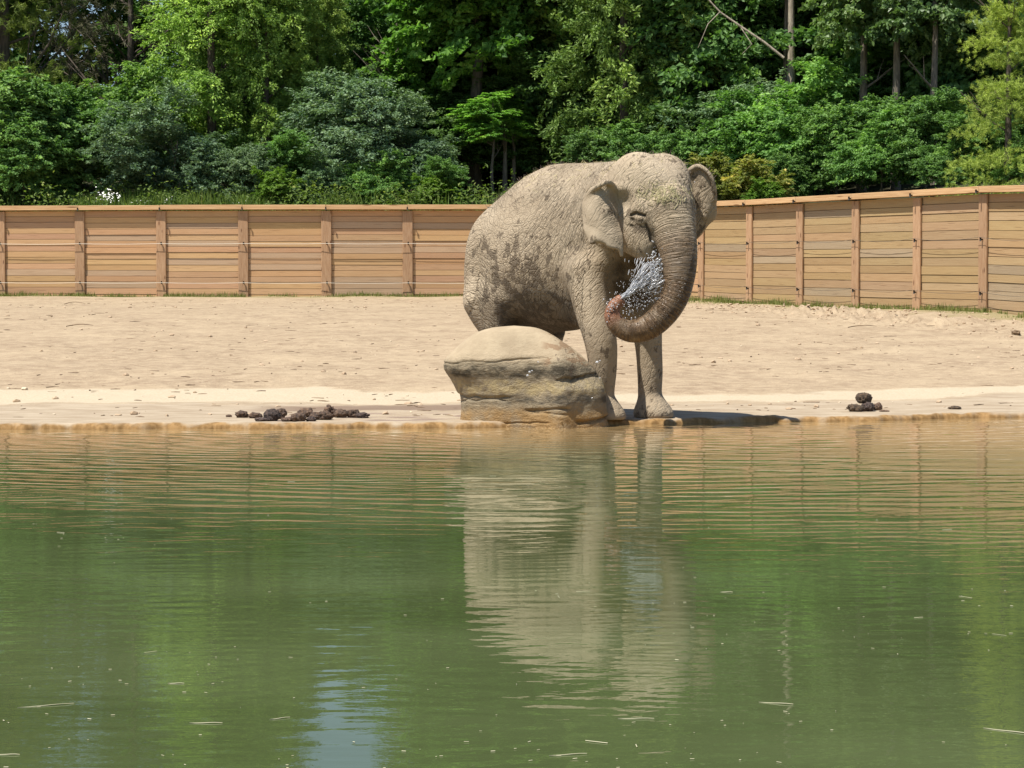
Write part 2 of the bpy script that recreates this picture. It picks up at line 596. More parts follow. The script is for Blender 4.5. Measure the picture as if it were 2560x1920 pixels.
def build_fence():
    bm, fh, nb = M_board(), 2.70, 14
    root = obj('timber_fence', None, None, (0, 61.6, 0))
    tag(root, 'long tan timber fence of stacked horizontal boards along the sand', 'fence')
    inv = Vector((0, -61.6, 0))
    dark = simple_mat('insulator_plastic', (0.012, 0.012, 0.012), (0.02, 0.018, 0.016), 5, 0.5)
    m_rope, nt, p = mat('fence_rope')
    p.inputs['Base Color'].default_value = (0.72, 0.66, 0.55, 1)
    m_wire, nt, p = mat('steel_wire')
    p.inputs['Base Color'].default_value = (0.10, 0.085, 0.07, 1)
    unit_board = bevel_box('board', 1, 0.05, 1, 0.010, [bm])
    boards = {}
    post_me = bevel_box('post', 2.62, 0.055, 0.30, 0.012, [bm])
    cap_me = bevel_box('cap_board', 1, 0.30, 0.135, 0.006, [bm])
    mb = MB()
    tube_into(mb, [(0, 0, 0), (0, -0.05, 0.0), (0, -0.09, 0.03)], [0.022, 0.022, 0.02], 8)
    V, F = tube([(0, -0.075, -0.05), (0, -0.075, 0.06)], [0.028, 0.028], 8)
    mb.add(V, F)
    ins_me = mb.mesh('insulator', True, [dark])
    r = random.Random(5)
    hh = fh - 0.16
    for i in range(len(FENCE) - 1):
        a, b = FENCE[i], FENCE[i + 1]
        # only what the picture or a step beside it can show
        if b[0] < -20.5 or a[1] < 36:
            continue
        d = b - a
        L = float(np.hypot(*d))
        ang = math.atan2(d[1], d[0])
        t = d / L
        nrm = np.array([t[1], -t[0]])
        za, zb = fence_base(a[1]), fence_base(b[1])
        z0, tilt = (za + zb) / 2, -math.atan((zb - za) / L)
        right = a[0] > 4.5
        n = nb if right else 15
        hs = np.array([r.uniform(0.90, 1.1) for _ in range(n)])
        hs *= (hh + 0.12) / hs.sum()
        z = z0 - 0.12
        for k in range(n):
            h = hs[k]
            mid = (a + b) / 2 + nrm * r.uniform(-0.012, 0.012)
            o = obj('board', unit_board, root, (mid[0], mid[1] - 61.6, z + h / 2), (R(r.uniform(-0.8, 0.8)), tilt + R(r.uniform(-0.12, 0.12)), ang), (L - 0.02, 1, h - 0.009))
            g = r.uniform(0.90, 1.10)
            grey = r.random() < 0.12
            cc = (g * 0.92, g * 1.0, g * 1.16) if grey else (g, g * r.uniform(0.93, 1.03), g * r.uniform(0.86, 1.04))
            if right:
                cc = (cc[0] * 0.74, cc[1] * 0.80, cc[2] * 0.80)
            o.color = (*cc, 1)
            z += h
        # added dark panel, so the gaps between boards read as shade
        mid = (a + b) / 2 - nrm * 0.060
        o = obj('gap_shade', unit_board, root, (mid[0], mid[1] - 61.6, z0 - 0.1 + 1.31), (0, tilt, ang), (L - 0.01, 0.6, 2.58))
        o.color = (0.42, 0.38, 0.36, 1)
        # the post stands proud of the boards, on edge from ground to cap
        pz = za - 0.1 + 2.62 / 2
        pp = a + nrm * 0.062
        o = obj('post', post_me, root, (pp[0], pp[1] - 61.6, pz), (0, 0, 0))
        o.rotation_euler = Matrix(((0, -t[0] * 0 - nrm[0] * -1, t[0]), (0, -nrm[1] * -1, t[1]), (1, 0, 0))).to_euler()
        g = r.uniform(0.68, 0.85)
        o.color = (g, g * 0.97, g * 1.02, 1)
        cp = (a + b) / 2 + nrm * 0.05
        o = obj('cap_board', cap_me, root, (cp[0], cp[1] - 61.6, z0 + fh - 0.07 + r.uniform(-0.006, 0.006)), (0, tilt, ang), (L + (0.0 if i % 2 else -0.012), 1, 1))
        g = r.uniform(0.95, 1.15)
        o.color = (g, g * 0.99, g * 0.93, 1)
        # insulators at three heights
        for zz in (0.40, 1.56, 2.58):
            q = a + nrm * 0.09 + t * 0.02
            if zz > 2.5:
                q = a + nrm * 0.20
            obj('insulator', ins_me, root, (q[0], q[1] - 61.6, za + zz), (0, 0, ang), (0.75, 0.75, 0.75))
    # the two wires
    for zz in (0.40, 1.56):
        for rope, seg in ((True, FENCE[6:17]), (False, FENCE[16:26])):
            pts = []
            for a, b in zip(seg[:-1], seg[1:]):
                d = (b - a) / np.hypot(*(b - a))
                nrm = np.array([d[1], -d[0]])
                for s in np.linspace(0, 1, 6)[:-1]:
                    q = a + (b - a) * s + nrm * 0.17
                    sag = (0.015 if rope else 0.06) * 4 * s * (1 - s)
                    pts.append((q[0], q[1] - 61.6, fence_base(q[1]) + zz + (0.0 if rope else 0.05) - sag))
            V, F = tube(pts, [0.006 if rope else 0.004] * len(pts), 5)
            obj('fence_rope' if rope else 'fence_wire', mesh_np('fence_wire', V, F, True, [m_rope if rope else m_wire]), root)


build_sand()
build_hill()
build_water()
build_fence()
# ------------------------------------------------------------------ elephant
class Field:
    """signed distance field on a grid; pieces melt together into one continuous skin"""
    def __init__(self, lo, hi, h):
        self.lo, self.h = np.array(lo, float), h
        self.n = np.ceil((np.array(hi) - self.lo) / h).astype(int) + 1
        self.F = np.full(self.n, 0.4, dtype=np.float32)

    def _box(self, lo, hi, pad):
        i0 = np.clip(np.floor((np.array(lo) - pad - self.lo) / self.h).astype(int), 0, self.n - 1)
        i1 = np.clip(np.ceil((np.array(hi) + pad - self.lo) / self.h).astype(int) + 1, 1, self.n)
        sl = tuple(slice(a, b) for a, b in zip(i0, i1))
        ax = [self.lo[k] + self.h * np.arange(i0[k], i1[k]) for k in range(3)]
        G = np.meshgrid(*ax, indexing='ij')
        return sl, G

    def put(self, sl, d, k, carve=False):
        d = d.astype(np.float32)
        f = self.F[sl]
        if carve:
            a, b = -f, d
        else:
            a, b = f, d
        hh = np.clip(k - np.abs(a - b), 0, None) / k
        m = np.minimum(a, b) - hh * hh * k * 0.25
        self.F[sl] = -m if carve else m

    def ell(self, c, r, k=0.1, axes=None, carve=False):
        c, r = np.array(c, float), np.array(r, float)
        A = np.eye(3) if axes is None else np.array(axes, float)
        ext = np.sqrt(((A * r[:, None]) ** 2).sum(0))
        sl, G = self._box(c - ext, c + ext, k + 0.05)
        D = [G[i] - c[i] for i in range(3)]
        L = [A[j, 0] * D[0] + A[j, 1] * D[1] + A[j, 2] * D[2] for j in range(3)]
        k0 = np.sqrt(sum((L[j] / r[j]) ** 2 for j in range(3)))
        k1 = np.sqrt(sum((L[j] / r[j] ** 2) ** 2 for j in range(3))) + 1e-9
        self.put(sl, k0 * (k0 - 1) / k1, k, carve)

    def cone(self, a, ra, b, rb, k=0.08, carve=False):
        a, b = np.array(a, float), np.array(b, float)
        rm = max(ra, rb)
        sl, G = self._box(np.minimum(a, b) - rm, np.maximum(a, b) + rm, k + 0.05)
        ab = b - a
        D = [G[i] - a[i] for i in range(3)]
        t = np.clip(sum(D[i] * ab[i] for i in range(3)) / (ab @ ab + 1e-12), 0, 1)
        d = np.sqrt(sum((D[i] - t * ab[i]) ** 2 for i in range(3))) - (ra + (rb - ra) * t)
        self.put(sl, d, k, carve)

    def chain(self, pts, k=0.06, carve=False):
        """limb: rounded cones end to end, melted onto the rest as one piece"""
        C = np.array([p for p, _ in pts])
        Rr = np.array([q for _, q in pts])
        sl, G = self._box(C.min(0) - Rr.max(), C.max(0) + Rr.max(), k + 0.05)
        best = np.full(G[0].shape, 9.0, dtype=np.float32)
        for i in range(len(C) - 1):
            ab = C[i + 1] - C[i]
            D = [G[m] - C[i][m] for m in range(3)]
            t = np.clip(sum(D[m] * ab[m] for m in range(3)) / (ab @ ab + 1e-12), 0, 1)
            dd = np.sqrt(sum((D[m] - t * ab[m]) ** 2 for m in range(3))) - (Rr[i] + (Rr[i + 1] - Rr[i]) * t)
            np.minimum(best, dd, out=best)
        self.put(sl, best, k, carve)

    def cloud(self, P, rad, k=0.03):
        """distance to a dense cloud of points (sheets such as ears)"""
        P, rad = np.asarray(P), np.asarray(rad)
        sl, G = self._box(P.min(0), P.max(0), 0.03 + rad.max() + k)
        Q = np.stack([g.ravel() for g in G], -1).astype(np.float32)
        out = np.full(len(Q), 0.3, dtype=np.float32)
        for c in range(0, len(P), 60):
            S, rr = P[c:c + 60], rad[c:c + 60]
            lo, hi = S.min(0) - 0.09, S.max(0) + 0.09
            m = np.nonzero(((Q >= lo) & (Q <= hi)).all(1))[0]
            if len(m) == 0:
                continue
            d = np.sqrt(((Q[m][:, None, :] - S[None].astype(np.float32)) ** 2).sum(-1)) - rr[None].astype(np.float32)
            out[m] = np.minimum(out[m], d.min(1))
        self.put(sl, out.reshape(G[0].shape), k)

    def mesh(self):
        F = self.F
        ins = F < 0
        c = np.zeros(np.array(F.shape) - 1, dtype=np.int8)
        corners = [(i, j, k) for i in (0, 1) for j in (0, 1) for k in (0, 1)]
        nx, ny, nz = F.shape
        for i, j, k in corners:
            c += ins[i:nx - 1 + i, j:ny - 1 + j, k:nz - 1 + k]
        act = (c > 0) & (c < 8)
        I = np.argwhere(act)
        idx = np.full(act.shape, -1, dtype=np.int32)
        idx[act] = np.arange(len(I))
        vals = {q: F[I[:, 0] + q[0], I[:, 1] + q[1], I[:, 2] + q[2]] for q in corners}
        acc, cnt = np.zeros((len(I), 3)), np.zeros(len(I))
        for p in corners:
            for axis in range(3):
                if p[axis]:
                    continue
                q = list(p)
                q[axis] = 1
                a, b = vals[p], vals[tuple(q)]
                m = (a < 0) != (b < 0)
                t = a[m] / (a[m] - b[m])
                pt = np.tile(np.array(p, float), (m.sum(), 1))
                pt[:, axis] = t
                acc[m] += pt
                cnt[m] += 1
        V = self.lo + self.h * (I + acc / cnt[:, None])
        quads = []
        for axis in range(3):
            s0 = [slice(None)] * 3
            s1 = [slice(None)] * 3
            s0[axis], s1[axis] = slice(0, -1), slice(1, None)
            a, b = ins[tuple(s0)], ins[tuple(s1)]
            E = np.argwhere(a != b)
            u, v = [(1, 2), (2, 0), (0, 1)][axis]
            E = E[(E[:, u] > 0) & (E[:, v] > 0)]
            flip = a[E[:, 0], E[:, 1], E[:, 2]]
            def cell(du, dv):
                Q = E.copy()
                Q[:, u] += du
                Q[:, v] += dv
                Q = np.minimum(Q, np.array(idx.shape) - 1)
                return idx[Q[:, 0], Q[:, 1], Q[:, 2]]
            q = np.stack([cell(-1, -1), cell(0, -1), cell(0, 0), cell(-1, 0)], -1)
            q[~flip] = q[~flip][:, ::-1]
            quads.append(q)
        Q = np.concatenate(quads)
        return V, Q[(Q >= 0).all(1)]


EL_X, EL_Y, EL_Z = 1.177, 20.40, 0.055
TH = R(50)
EU = np.array([math.sin(TH), -math.cos(TH), 0.0])        # forward
EV = np.array([-math.cos(TH), -math.sin(TH), 0.0])       # the elephant's right
EO = np.array([EL_X, EL_Y, EL_Z])
EAX = np.stack([EU, EV, [0, 0, 1.0]])


def loc(p):
    return EAX @ (np.asarray(p, float) - EO)


def pl(px, py, d):
    return loc(at(px, py, d))


HT = R(36)
HF = np.array([math.sin(HT), -math.cos(HT), 0.0])
HR = np.array([-math.cos(HT), -math.sin(HT), 0.0])
HO = at(1622, 500, 19.8)


def hd(f, r, u):
    return loc(HO + HF * f + HR * r + np.array([0, 0, u]))


HAX = np.stack([EAX @ HF, EAX @ HR, [0, 0, 1.0]])


def spline(P, n):
    """Catmull-Rom through rows of P"""
    P = np.asarray(P, float)
    Q = np.concatenate([[2 * P[0] - P[1]], P, [2 * P[-1] - P[-2]]])
    out = []
    for i in range(1, len(Q) - 2):
        for t in np.linspace(0, 1, n, endpoint=False):
            a, b, c, d = Q[i - 1], Q[i], Q[i + 1], Q[i + 2]
            out.append(0.5 * ((2 * b) + (-a + c) * t + (2 * a - 5 * b + 4 * c - d) * t * t + (-a + 3 * b - 3 * c + d) * t ** 3))
    out.append(P[-1])
    return np.array(out)


# trunk centre line with radius: pixel, pixel, distance, radius
TRUNK = spline([(1672, 520, 19.50, .23), (1688, 585, 19.42, .196), (1697, 640, 19.36, .172), (1698, 692, 19.33, .146), (1686, 742, 19.32, .133), (1658, 786, 19.32, .126),
                (1620, 818, 19.32, .118), (1578, 828, 19.33, .104), (1546, 815, 19.34, .088), (1531, 791, 19.35, .075), (1535, 768, 19.36, .064), (1549, 752, 19.36, .055)], 5)
TRUNK_P = np.array([pl(*q[:3]) for q in TRUNK])
TRUNK_R = TRUNK[:, 3] + 0.001
TRUNK_T = np.concatenate([[0], np.cumsum(np.linalg.norm(np.diff(TRUNK_P, axis=0), axis=1))])


def ear_sheet(grid_pts, n=46):
    """bicubic-ish sheet through a grid of (px, py, d) rows"""
    G = np.array([[pl(*q) for q in row] for row in grid_pts])
    nr, nc = G.shape[:2]
    for i in range(nr):
        for j in range(nc):
            G[i, j] = G[i, j] + HAX[1] * 0.010 * (i / (nr - 1)) * (1 if (i + j) % 2 else -1)
            if i == nr - 1:
                G[i, j, 2] += 0.008 * (1 if j % 2 else -1)
    rows = np.array([spline(r, 14) for r in G])
    S = np.array([spline(rows[:, j], 14) for j in range(rows.shape[1])])
    return S.reshape(-1, 3), S.shape


def build_elephant():
    f = Field((-2.55, -0.98, -0.04), (1.62, 1.24, 2.78), 0.012)
    # trunk of the body
    f.ell((-0.88, 0.02, 1.60), (0.92, 0.62, 0.76), 0.1)
    f.ell((-0.82, 0.0, 1.88), (0.74, 0.45, 0.58), 0.2)
    f.ell((-1.50, 0.0, 1.54), (0.43, 0.47, 0.60), 0.22)
    f.ell((-0.22, -0.02, 1.66), (0.46, 0.37, 0.70), 0.22)
    f.ell((-0.10, 0.0, 1.98), (0.50, 0.36, 0.45), 0.25)
    # spine ridge
    f.chain([((-0.05, 0, 2.28), .14), ((-0.5, 0, 2.33), .13), ((-0.95, 0, 2.33), .12), ((-1.3, 0, 2.20), .11), ((-1.66, 0, 1.90), .09), ((-1.86, 0, 1.60), .07)], 0.25)
    # hip and shoulder bones
    f.ell((-1.52, 0.27, 1.76), (0.22, 0.18, 0.20), 0.25)
    f.ell((-1.52, -0.27, 1.76), (0.22, 0.18, 0.20), 0.25)
    # neck and head
    f.chain([((-0.05, 0, 1.95), .42), (hd(-0.22, 0, 0.0), .38)], 0.2)
    f.ell(hd(0, 0, 0.06), (0.36, 0.385, 0.36), 0.12, HAX)
    f.ell(hd(0.02, 0.17, 0.20), (0.27, 0.21, 0.24), 0.10, HAX)
    f.ell(hd(0.02, -0.17, 0.20), (0.27, 0.21, 0.24), 0.10, HAX)
    f.ell(hd(0.20, 0, -0.03), (0.24, 0.27, 0.30), 0.15, HAX)
    # brow ridges, temples, cheek, jaw
    for s in (1, -1):
        f.chain([(hd(0.08, 0.31 * s, 0.02), .075), (hd(0.26, 0.26 * s, -0.10), .07), (hd(0.34, 0.20 * s, -0.24), .075)], 0.12)
        f.ell(hd(0.02, 0.24 * s, -0.26), (0.23, 0.13, 0.25), 0.10, HAX)
        f.ell(hd(0.16, 0.20 * s, -0.40), (0.17, 0.12, 0.18), 0.07, HAX)
        f.ell(hd(0.10, 0.40 * s, -0.03), (0.09, 0.05, 0.07), 0.10, HAX, carve=True)
    f.chain([(hd(-0.05, 0, -0.30), .25), (hd(0.18, 0, -0.46), .15), (hd(0.27, 0, -0.54), .09)], 0.10)
    # closed right eye: lid between two folds
    f.ell(hd(0.235, 0.287, -0.205), (0.062, 0.05, 0.046), 0.02, HAX)
    EYE = [[hd(0.165, 0.342, -0.195), hd(0.225, 0.352, -0.225), hd(0.295, 0.318, -0.215)], [hd(0.14, 0.340, -0.165), hd(0.22, 0.340, -0.140), hd(0.31, 0.298, -0.165)],
           [hd(0.15, 0.340, -0.255), hd(0.23, 0.340, -0.285), hd(0.31, 0.290, -0.270)], [hd(0.30, 0.285, -0.25), hd(0.315, 0.245, -0.34), hd(0.305, 0.225, -0.42)]]
    for q in EYE:
        f.chain([(q[0], .010), (q[1], .015), (q[2], .011)], 0.012, carve=True)
    # trunk of the nose
    f.chain([(p, r) for p, r in zip(TRUNK_P, TRUNK_R)], 0.035)
    tip, tdir = TRUNK_P[-1], TRUNK_P[-1] - TRUNK_P[-3]
    tdir /= np.linalg.norm(tdir)
    f.cone(tip + tdir * 0.035, .026, tip + tdir * 0.10, .020, 0.01, carve=True)
    # front legs
    f.ell((-0.37, 0.30, 1.45), (0.24, 0.15, 0.55), 0.20)
    f.ell((-0.05, -0.30, 1.45), (0.30, 0.18, 0.52), 0.18)
    fr = [(pl(1458, 680, 20.16), .175), (pl(1480, 770, 20.10), .165), (pl(1501, 850, 20.06), .150), (pl(1507, 920, 20.07), .128), (pl(1505, 985, 20.1), .112)]
    fl = [(pl(1600, 700, 20.50), .22), (pl(1612, 780, 20.48), .165), (pl(1621, 860, 20.45), .126), (pl(1625, 930, 20.45), .117), (pl(1625, 985, 20.46), .110)]
    for leg in (fr, fl):
        leg.append((leg[-1][0] + np.array([0.02, 0, -0.13]), .130))
        q = spline(np.array([np.r_[p, rr_] for p, rr_ in leg]), 4)
        f.chain([(w_[:3], w_[3] + 0.008) for w_ in q], 0.12)
        e = leg[-1][0]
        f.ell((e[0] + 0.035, e[1], 0.03), (0.19, 0.175, 0.09), 0.14)
    # hind legs
    for s in (1, -1):
        u0 = -1.56 if s > 0 else -1.44
        f.ell((u0 + 0.02, 0.30 * s, 1.30), (0.33, 0.19, 0.50), 0.16)
        f.chain([((u0 + 0.0, 0.32 * s, 1.15), .27), ((u0 + 0.12, 0.32 * s, 0.85), .18), ((u0 + 0.06, 0.32 * s, 0.60), .15), ((u0 + 0.0, 0.32 * s, 0.40), .13),
                 ((u0 - 0.02, 0.32 * s, 0.18), .14)], 0.09)
        f.ell((u0 + 0.03, 0.32 * s, 0.06), (0.19, 0.17, 0.13), 0.09)
    # flank fold in front of the thigh and udder
    f.chain([((-1.28, 0.42, 1.15), .12), ((-1.35, 0.40, 0.90), .07)], 0.15)
    f.ell((-1.25, 0.0, 0.90), (0.30, 0.22, 0.12), 0.1)
    # tail
    f.chain([((-1.84, 0, 1.66), .06), ((-1.92, -0.12, 1.40), .04), ((-1.92, -0.22, 1.0), .03), ((-1.90, -0.24, 0.72), .026), ((-1.90, -0.24, 0.60), .04), ((-1.90, -.24, .46), .02)], 0.05)
    # ears
    ear_r = [[(1538, 470, 19.62), (1526, 458, 19.52), (1503, 460, 19.50), (1480, 472, 19.54), (1466, 490, 19.62)],
             [(1534, 492, 19.60), (1516, 496, 19.50), (1496, 500, 19.46), (1475, 505, 19.50), (1460, 512, 19.58)],
             [(1537, 520, 19.57), (1520, 526, 19.46), (1498, 532, 19.43), (1476, 536, 19.46), (1460, 540, 19.54)],
             [(1546, 560, 19.52), (1528, 562, 19.44), (1506, 566, 19.40), (1482, 570, 19.42), (1465, 574, 19.48)],
             [(1552, 595, 19.45), (1535, 592, 19.40), (1512, 594, 19.37), (1490, 597, 19.38), (1472, 599, 19.43)],
             [(1556, 636, 19.42), (1545, 624, 19.39), (1527, 614, 19.37), (1506, 607, 19.37), (1480, 604, 19.40)]]
    EARS = []
    S, shp = ear_sheet(ear_r)
    EARS.append(S)
    f.cloud(S, np.full(len(S), 0.017), 0.03)
    # folded upper rim
    rim = spline([pl(1536, 470, 19.56), pl(1522, 456, 19.45), pl(1502, 462, 19.43), pl(1482, 476, 19.49), pl(1468, 494, 19.58)], 12)
    f.cloud(rim, np.full(len(rim), 0.026), 0.03)
    ear_l = [[(1722, 428, 20.00), (1738, 416, 19.98), (1757, 420, 19.95), (1771, 432, 19.94)],
             [(1724, 455, 20.02), (1742, 452, 19.99), (1764, 452, 19.95), (1783, 458, 19.95)],
             [(1728, 490, 20.04), (1746, 494, 20.00), (1768, 496, 19.97), (1787, 498, 19.98)],
             [(1730, 525, 20.05), (1746, 532, 20.02), (1766, 538, 20.00), (1785, 540, 20.02)],
             [(1730, 560, 20.05), (1742, 562, 20.04), (1757, 562, 20.03), (1770, 560, 20.04)],
             [(1728, 598, 20.03), (1735, 596, 20.04), (1742, 592, 20.05), (1749, 586, 20.06)]]
    S, shp = ear_sheet(ear_l)
    EARS.append(S)
    f.cloud(S, np.full(len(S), 0.018), 0.03)
    rim = spline([pl(1724, 426, 19.98), pl(1742, 416, 19.95), pl(1760, 422, 19.91), pl(1776, 440, 19.90), pl(1785, 466, 19.92), pl(1787, 500, 19.97)], 12)
    f.cloud(rim, np.full(len(rim), 0.021), 0.03)
    # flat soles
    zz = f.lo[2] + f.h * np.arange(f.n[2])
    f.F = np.maximum(f.F, (-zz).astype(np.float32)[None, None, :])
    V, Q = f.mesh()
    # --- attributes for the skin
    n = len(V)
    d2 = np.full(n, 9.0)
    tt = np.zeros(n)
    near = np.nonzero(V[:, 0] > -0.1)[0]
    D = ((V[near][:, None, :] - TRUNK_P[None]) ** 2).sum(-1)
    j = D.argmin(1)
    tt[near] = TRUNK_T[j]
    # continuous arc length: project on the nearest segment
    jn = np.clip(j, 0, len(TRUNK_P) - 2)
    ab = TRUNK_P[jn + 1] - TRUNK_P[jn]
    tpar = ((V[near] - TRUNK_P[jn]) * ab).sum(1) / (ab * ab).sum(1)
    tt[near] = TRUNK_T[jn] + np.clip(tpar, -1.5, 1.5) * np.linalg.norm(ab, axis=1)
    d2[near] = np.sqrt(D.min(1)) - TRUNK_R[j]
    tw = np.clip(1 - d2 / 0.05, 0, 1) * np.clip((tt - 0.04) / 0.10, 0, 1)
    u, v, w = V.T
    # wrinkle coordinates: across and along
    ang = np.clip((u + 1.5) / 1.3, 0, 1) * R(62)
    nz = fbm(V, 2.0, 4, 3) - 0.5
    across = w * np.cos(ang) - u * np.sin(ang) + nz * 0.18
    along = w * np.sin(ang) + u * np.cos(ang) + v * 0.6
    legw = np.clip((0.95 - w) / 0.2, 0, 1)
    across = across * (1 - tw) + tt * tw
    along = along * (1 - tw) + v * tw
    wv = np.stack([across, along, v], -1)
    # wet: lower trunk
    wet = tw * np.clip((tt - 0.50) / 0.22, 0, 1)
    wet = np.maximum(wet, tw * np.clip((tt - 0.20) / 0.2, 0, 1) * np.clip(((V @ np.array([0.25, 0.97, 0]))[:] - (TRUNK_P[0] @ np.array([.25, .97, 0]))) / 0.06 - 1.4, 0, 1) * 0.8)
    tip_w = tw * np.clip((tt - (TRUNK_T[-1] - 0.26)) / 0.10, 0, 1)
    flank = np.exp(-((u + 0.95) / 0.75) ** 2) * np.clip((2.1 - w) / 0.5, 0, 1) * np.clip((v + 0.0) / 0.25, 0, 1)
    flank = np.maximum(flank, 0.75 * np.clip((1.0 - w) / 0.3, 0, 1) * np.clip(1 - tw * 2, 0, 1))
    flank = np.maximum(flank, 0.8 * np.exp(-(((V - hd(0.30, 0.25, -0.33)) / 0.13) ** 2).sum(1)))
    flank = np.maximum(flank, 0.30 * np.clip(v / 0.15, 0, 1) * np.clip((w - 0.9) / 0.2, 0, 1))
    flank *= (1 - tw)
    damp_shade = np.clip((1.42 - w) / 0.45, 0, 1) * np.clip((u + 1.55) / 0.3, 0, 1) * np.clip((-0.25 - u) / 0.25, 0, 1) * np.clip((w - 0.7) / 0.1, 0, 1)  # damp lower flank, with the shade of its downward turn painted in
    # shade under the jaw, painted onto the chest and inner legs
    chest_shade = np.exp(-(((V - pl(1590, 700, 20.2)) / np.array([0.32, 0.40, 0.42])) ** 2).sum(1) * 1.2)
    damp_shade = np.maximum(damp_shade, np.clip(chest_shade * 2.2 - 0.3, 0, 1.25) * (1 - tw))
    flank *= np.where((w < 0.8) & (u > -0.6), 0.55, 1.0)
    damp_shade = np.maximum(damp_shade, 0.34 * np.clip((1.0 - w) / 0.35, 0, 1) * (1 - tw))  # lower legs: damp mud, with shade mixed into the colour
    amp = np.ones(n)
    head_d = np.linalg.norm((V - hd(0, 0, 0.1)) / 0.5, axis=1)
    amp *= 0.22 + 0.78 * np.clip((head_d - 0.75) / 0.35, 0, 1)
    earw = np.zeros(n)
    for S in EARS:
        c = np.nonzero(((V > S.min(0) - 0.05) & (V < S.max(0) + 0.05)).all(1))[0]
        dd = np.sqrt(((V[c][:, None, :] - S[None, ::7]) ** 2).sum(-1)).min(1)
        earw[c] = np.maximum(earw[c], np.clip((0.07 - dd) / 0.03, 0, 1))
    amp *= 1 - 0.55 * earw
    flank = np.maximum(flank, 0.45 * earw)
    damp_shade = np.maximum(damp_shade, 0.22 * earw)  # ears darkened in colour to offset the sun they catch
    amp *= np.where(tt > 1.1, np.clip(1 - (tt - 1.1) / 0.25, 0.3, 1), 1)
    dark = np.zeros(n)
    for pts in EYE:
        for a, b in zip(pts[:-1], pts[1:]):
            c = np.nonzero(np.linalg.norm(V - (a + b) / 2, axis=1) < 0.16)[0]
            ab = b - a
            t_ = np.clip(((V[c] - a) @ ab) / (ab @ ab), 0, 1)
            dd = np.linalg.norm(V[c] - a - t_[:, None] * ab, axis=1)
            dark[c] = np.maximum(dark[c], np.clip((0.026 - dd) / 0.014, 0, 1))
    me = mesh_np('asian_elephant', V, Q, True, [M_skin()])
    for nm, arr in (('trunkw', tw), ('wet', wet), ('tipw', tip_w), ('flank', flank), ('damp_shade', damp_shade), ('amp', amp), ('lid', dark)):
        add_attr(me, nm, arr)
    add_attr(me, 'wrinkle', wv, 'POINT', 'FLOAT_VECTOR')
    o = obj('elephant', me, None, tuple(EO))
    o.rotation_euler = Matrix([[EU[0], EV[0], 0], [EU[1], EV[1], 0], [0, 0, -1]]).to_euler() if False else (0, 0, 0)
    # local axes (forward, right, up) are left-handed, so bake the turn into the vertices
    W = V @ EAX
    me.vertices.foreach_set('co', W.astype(np.float32).ravel())
    me.flip_normals()
    me.update()
    tag(o, 'dusty tan elephant at the pond edge curling its wet trunk to its mouth', 'elephant')
    return o, me, W + EO, V


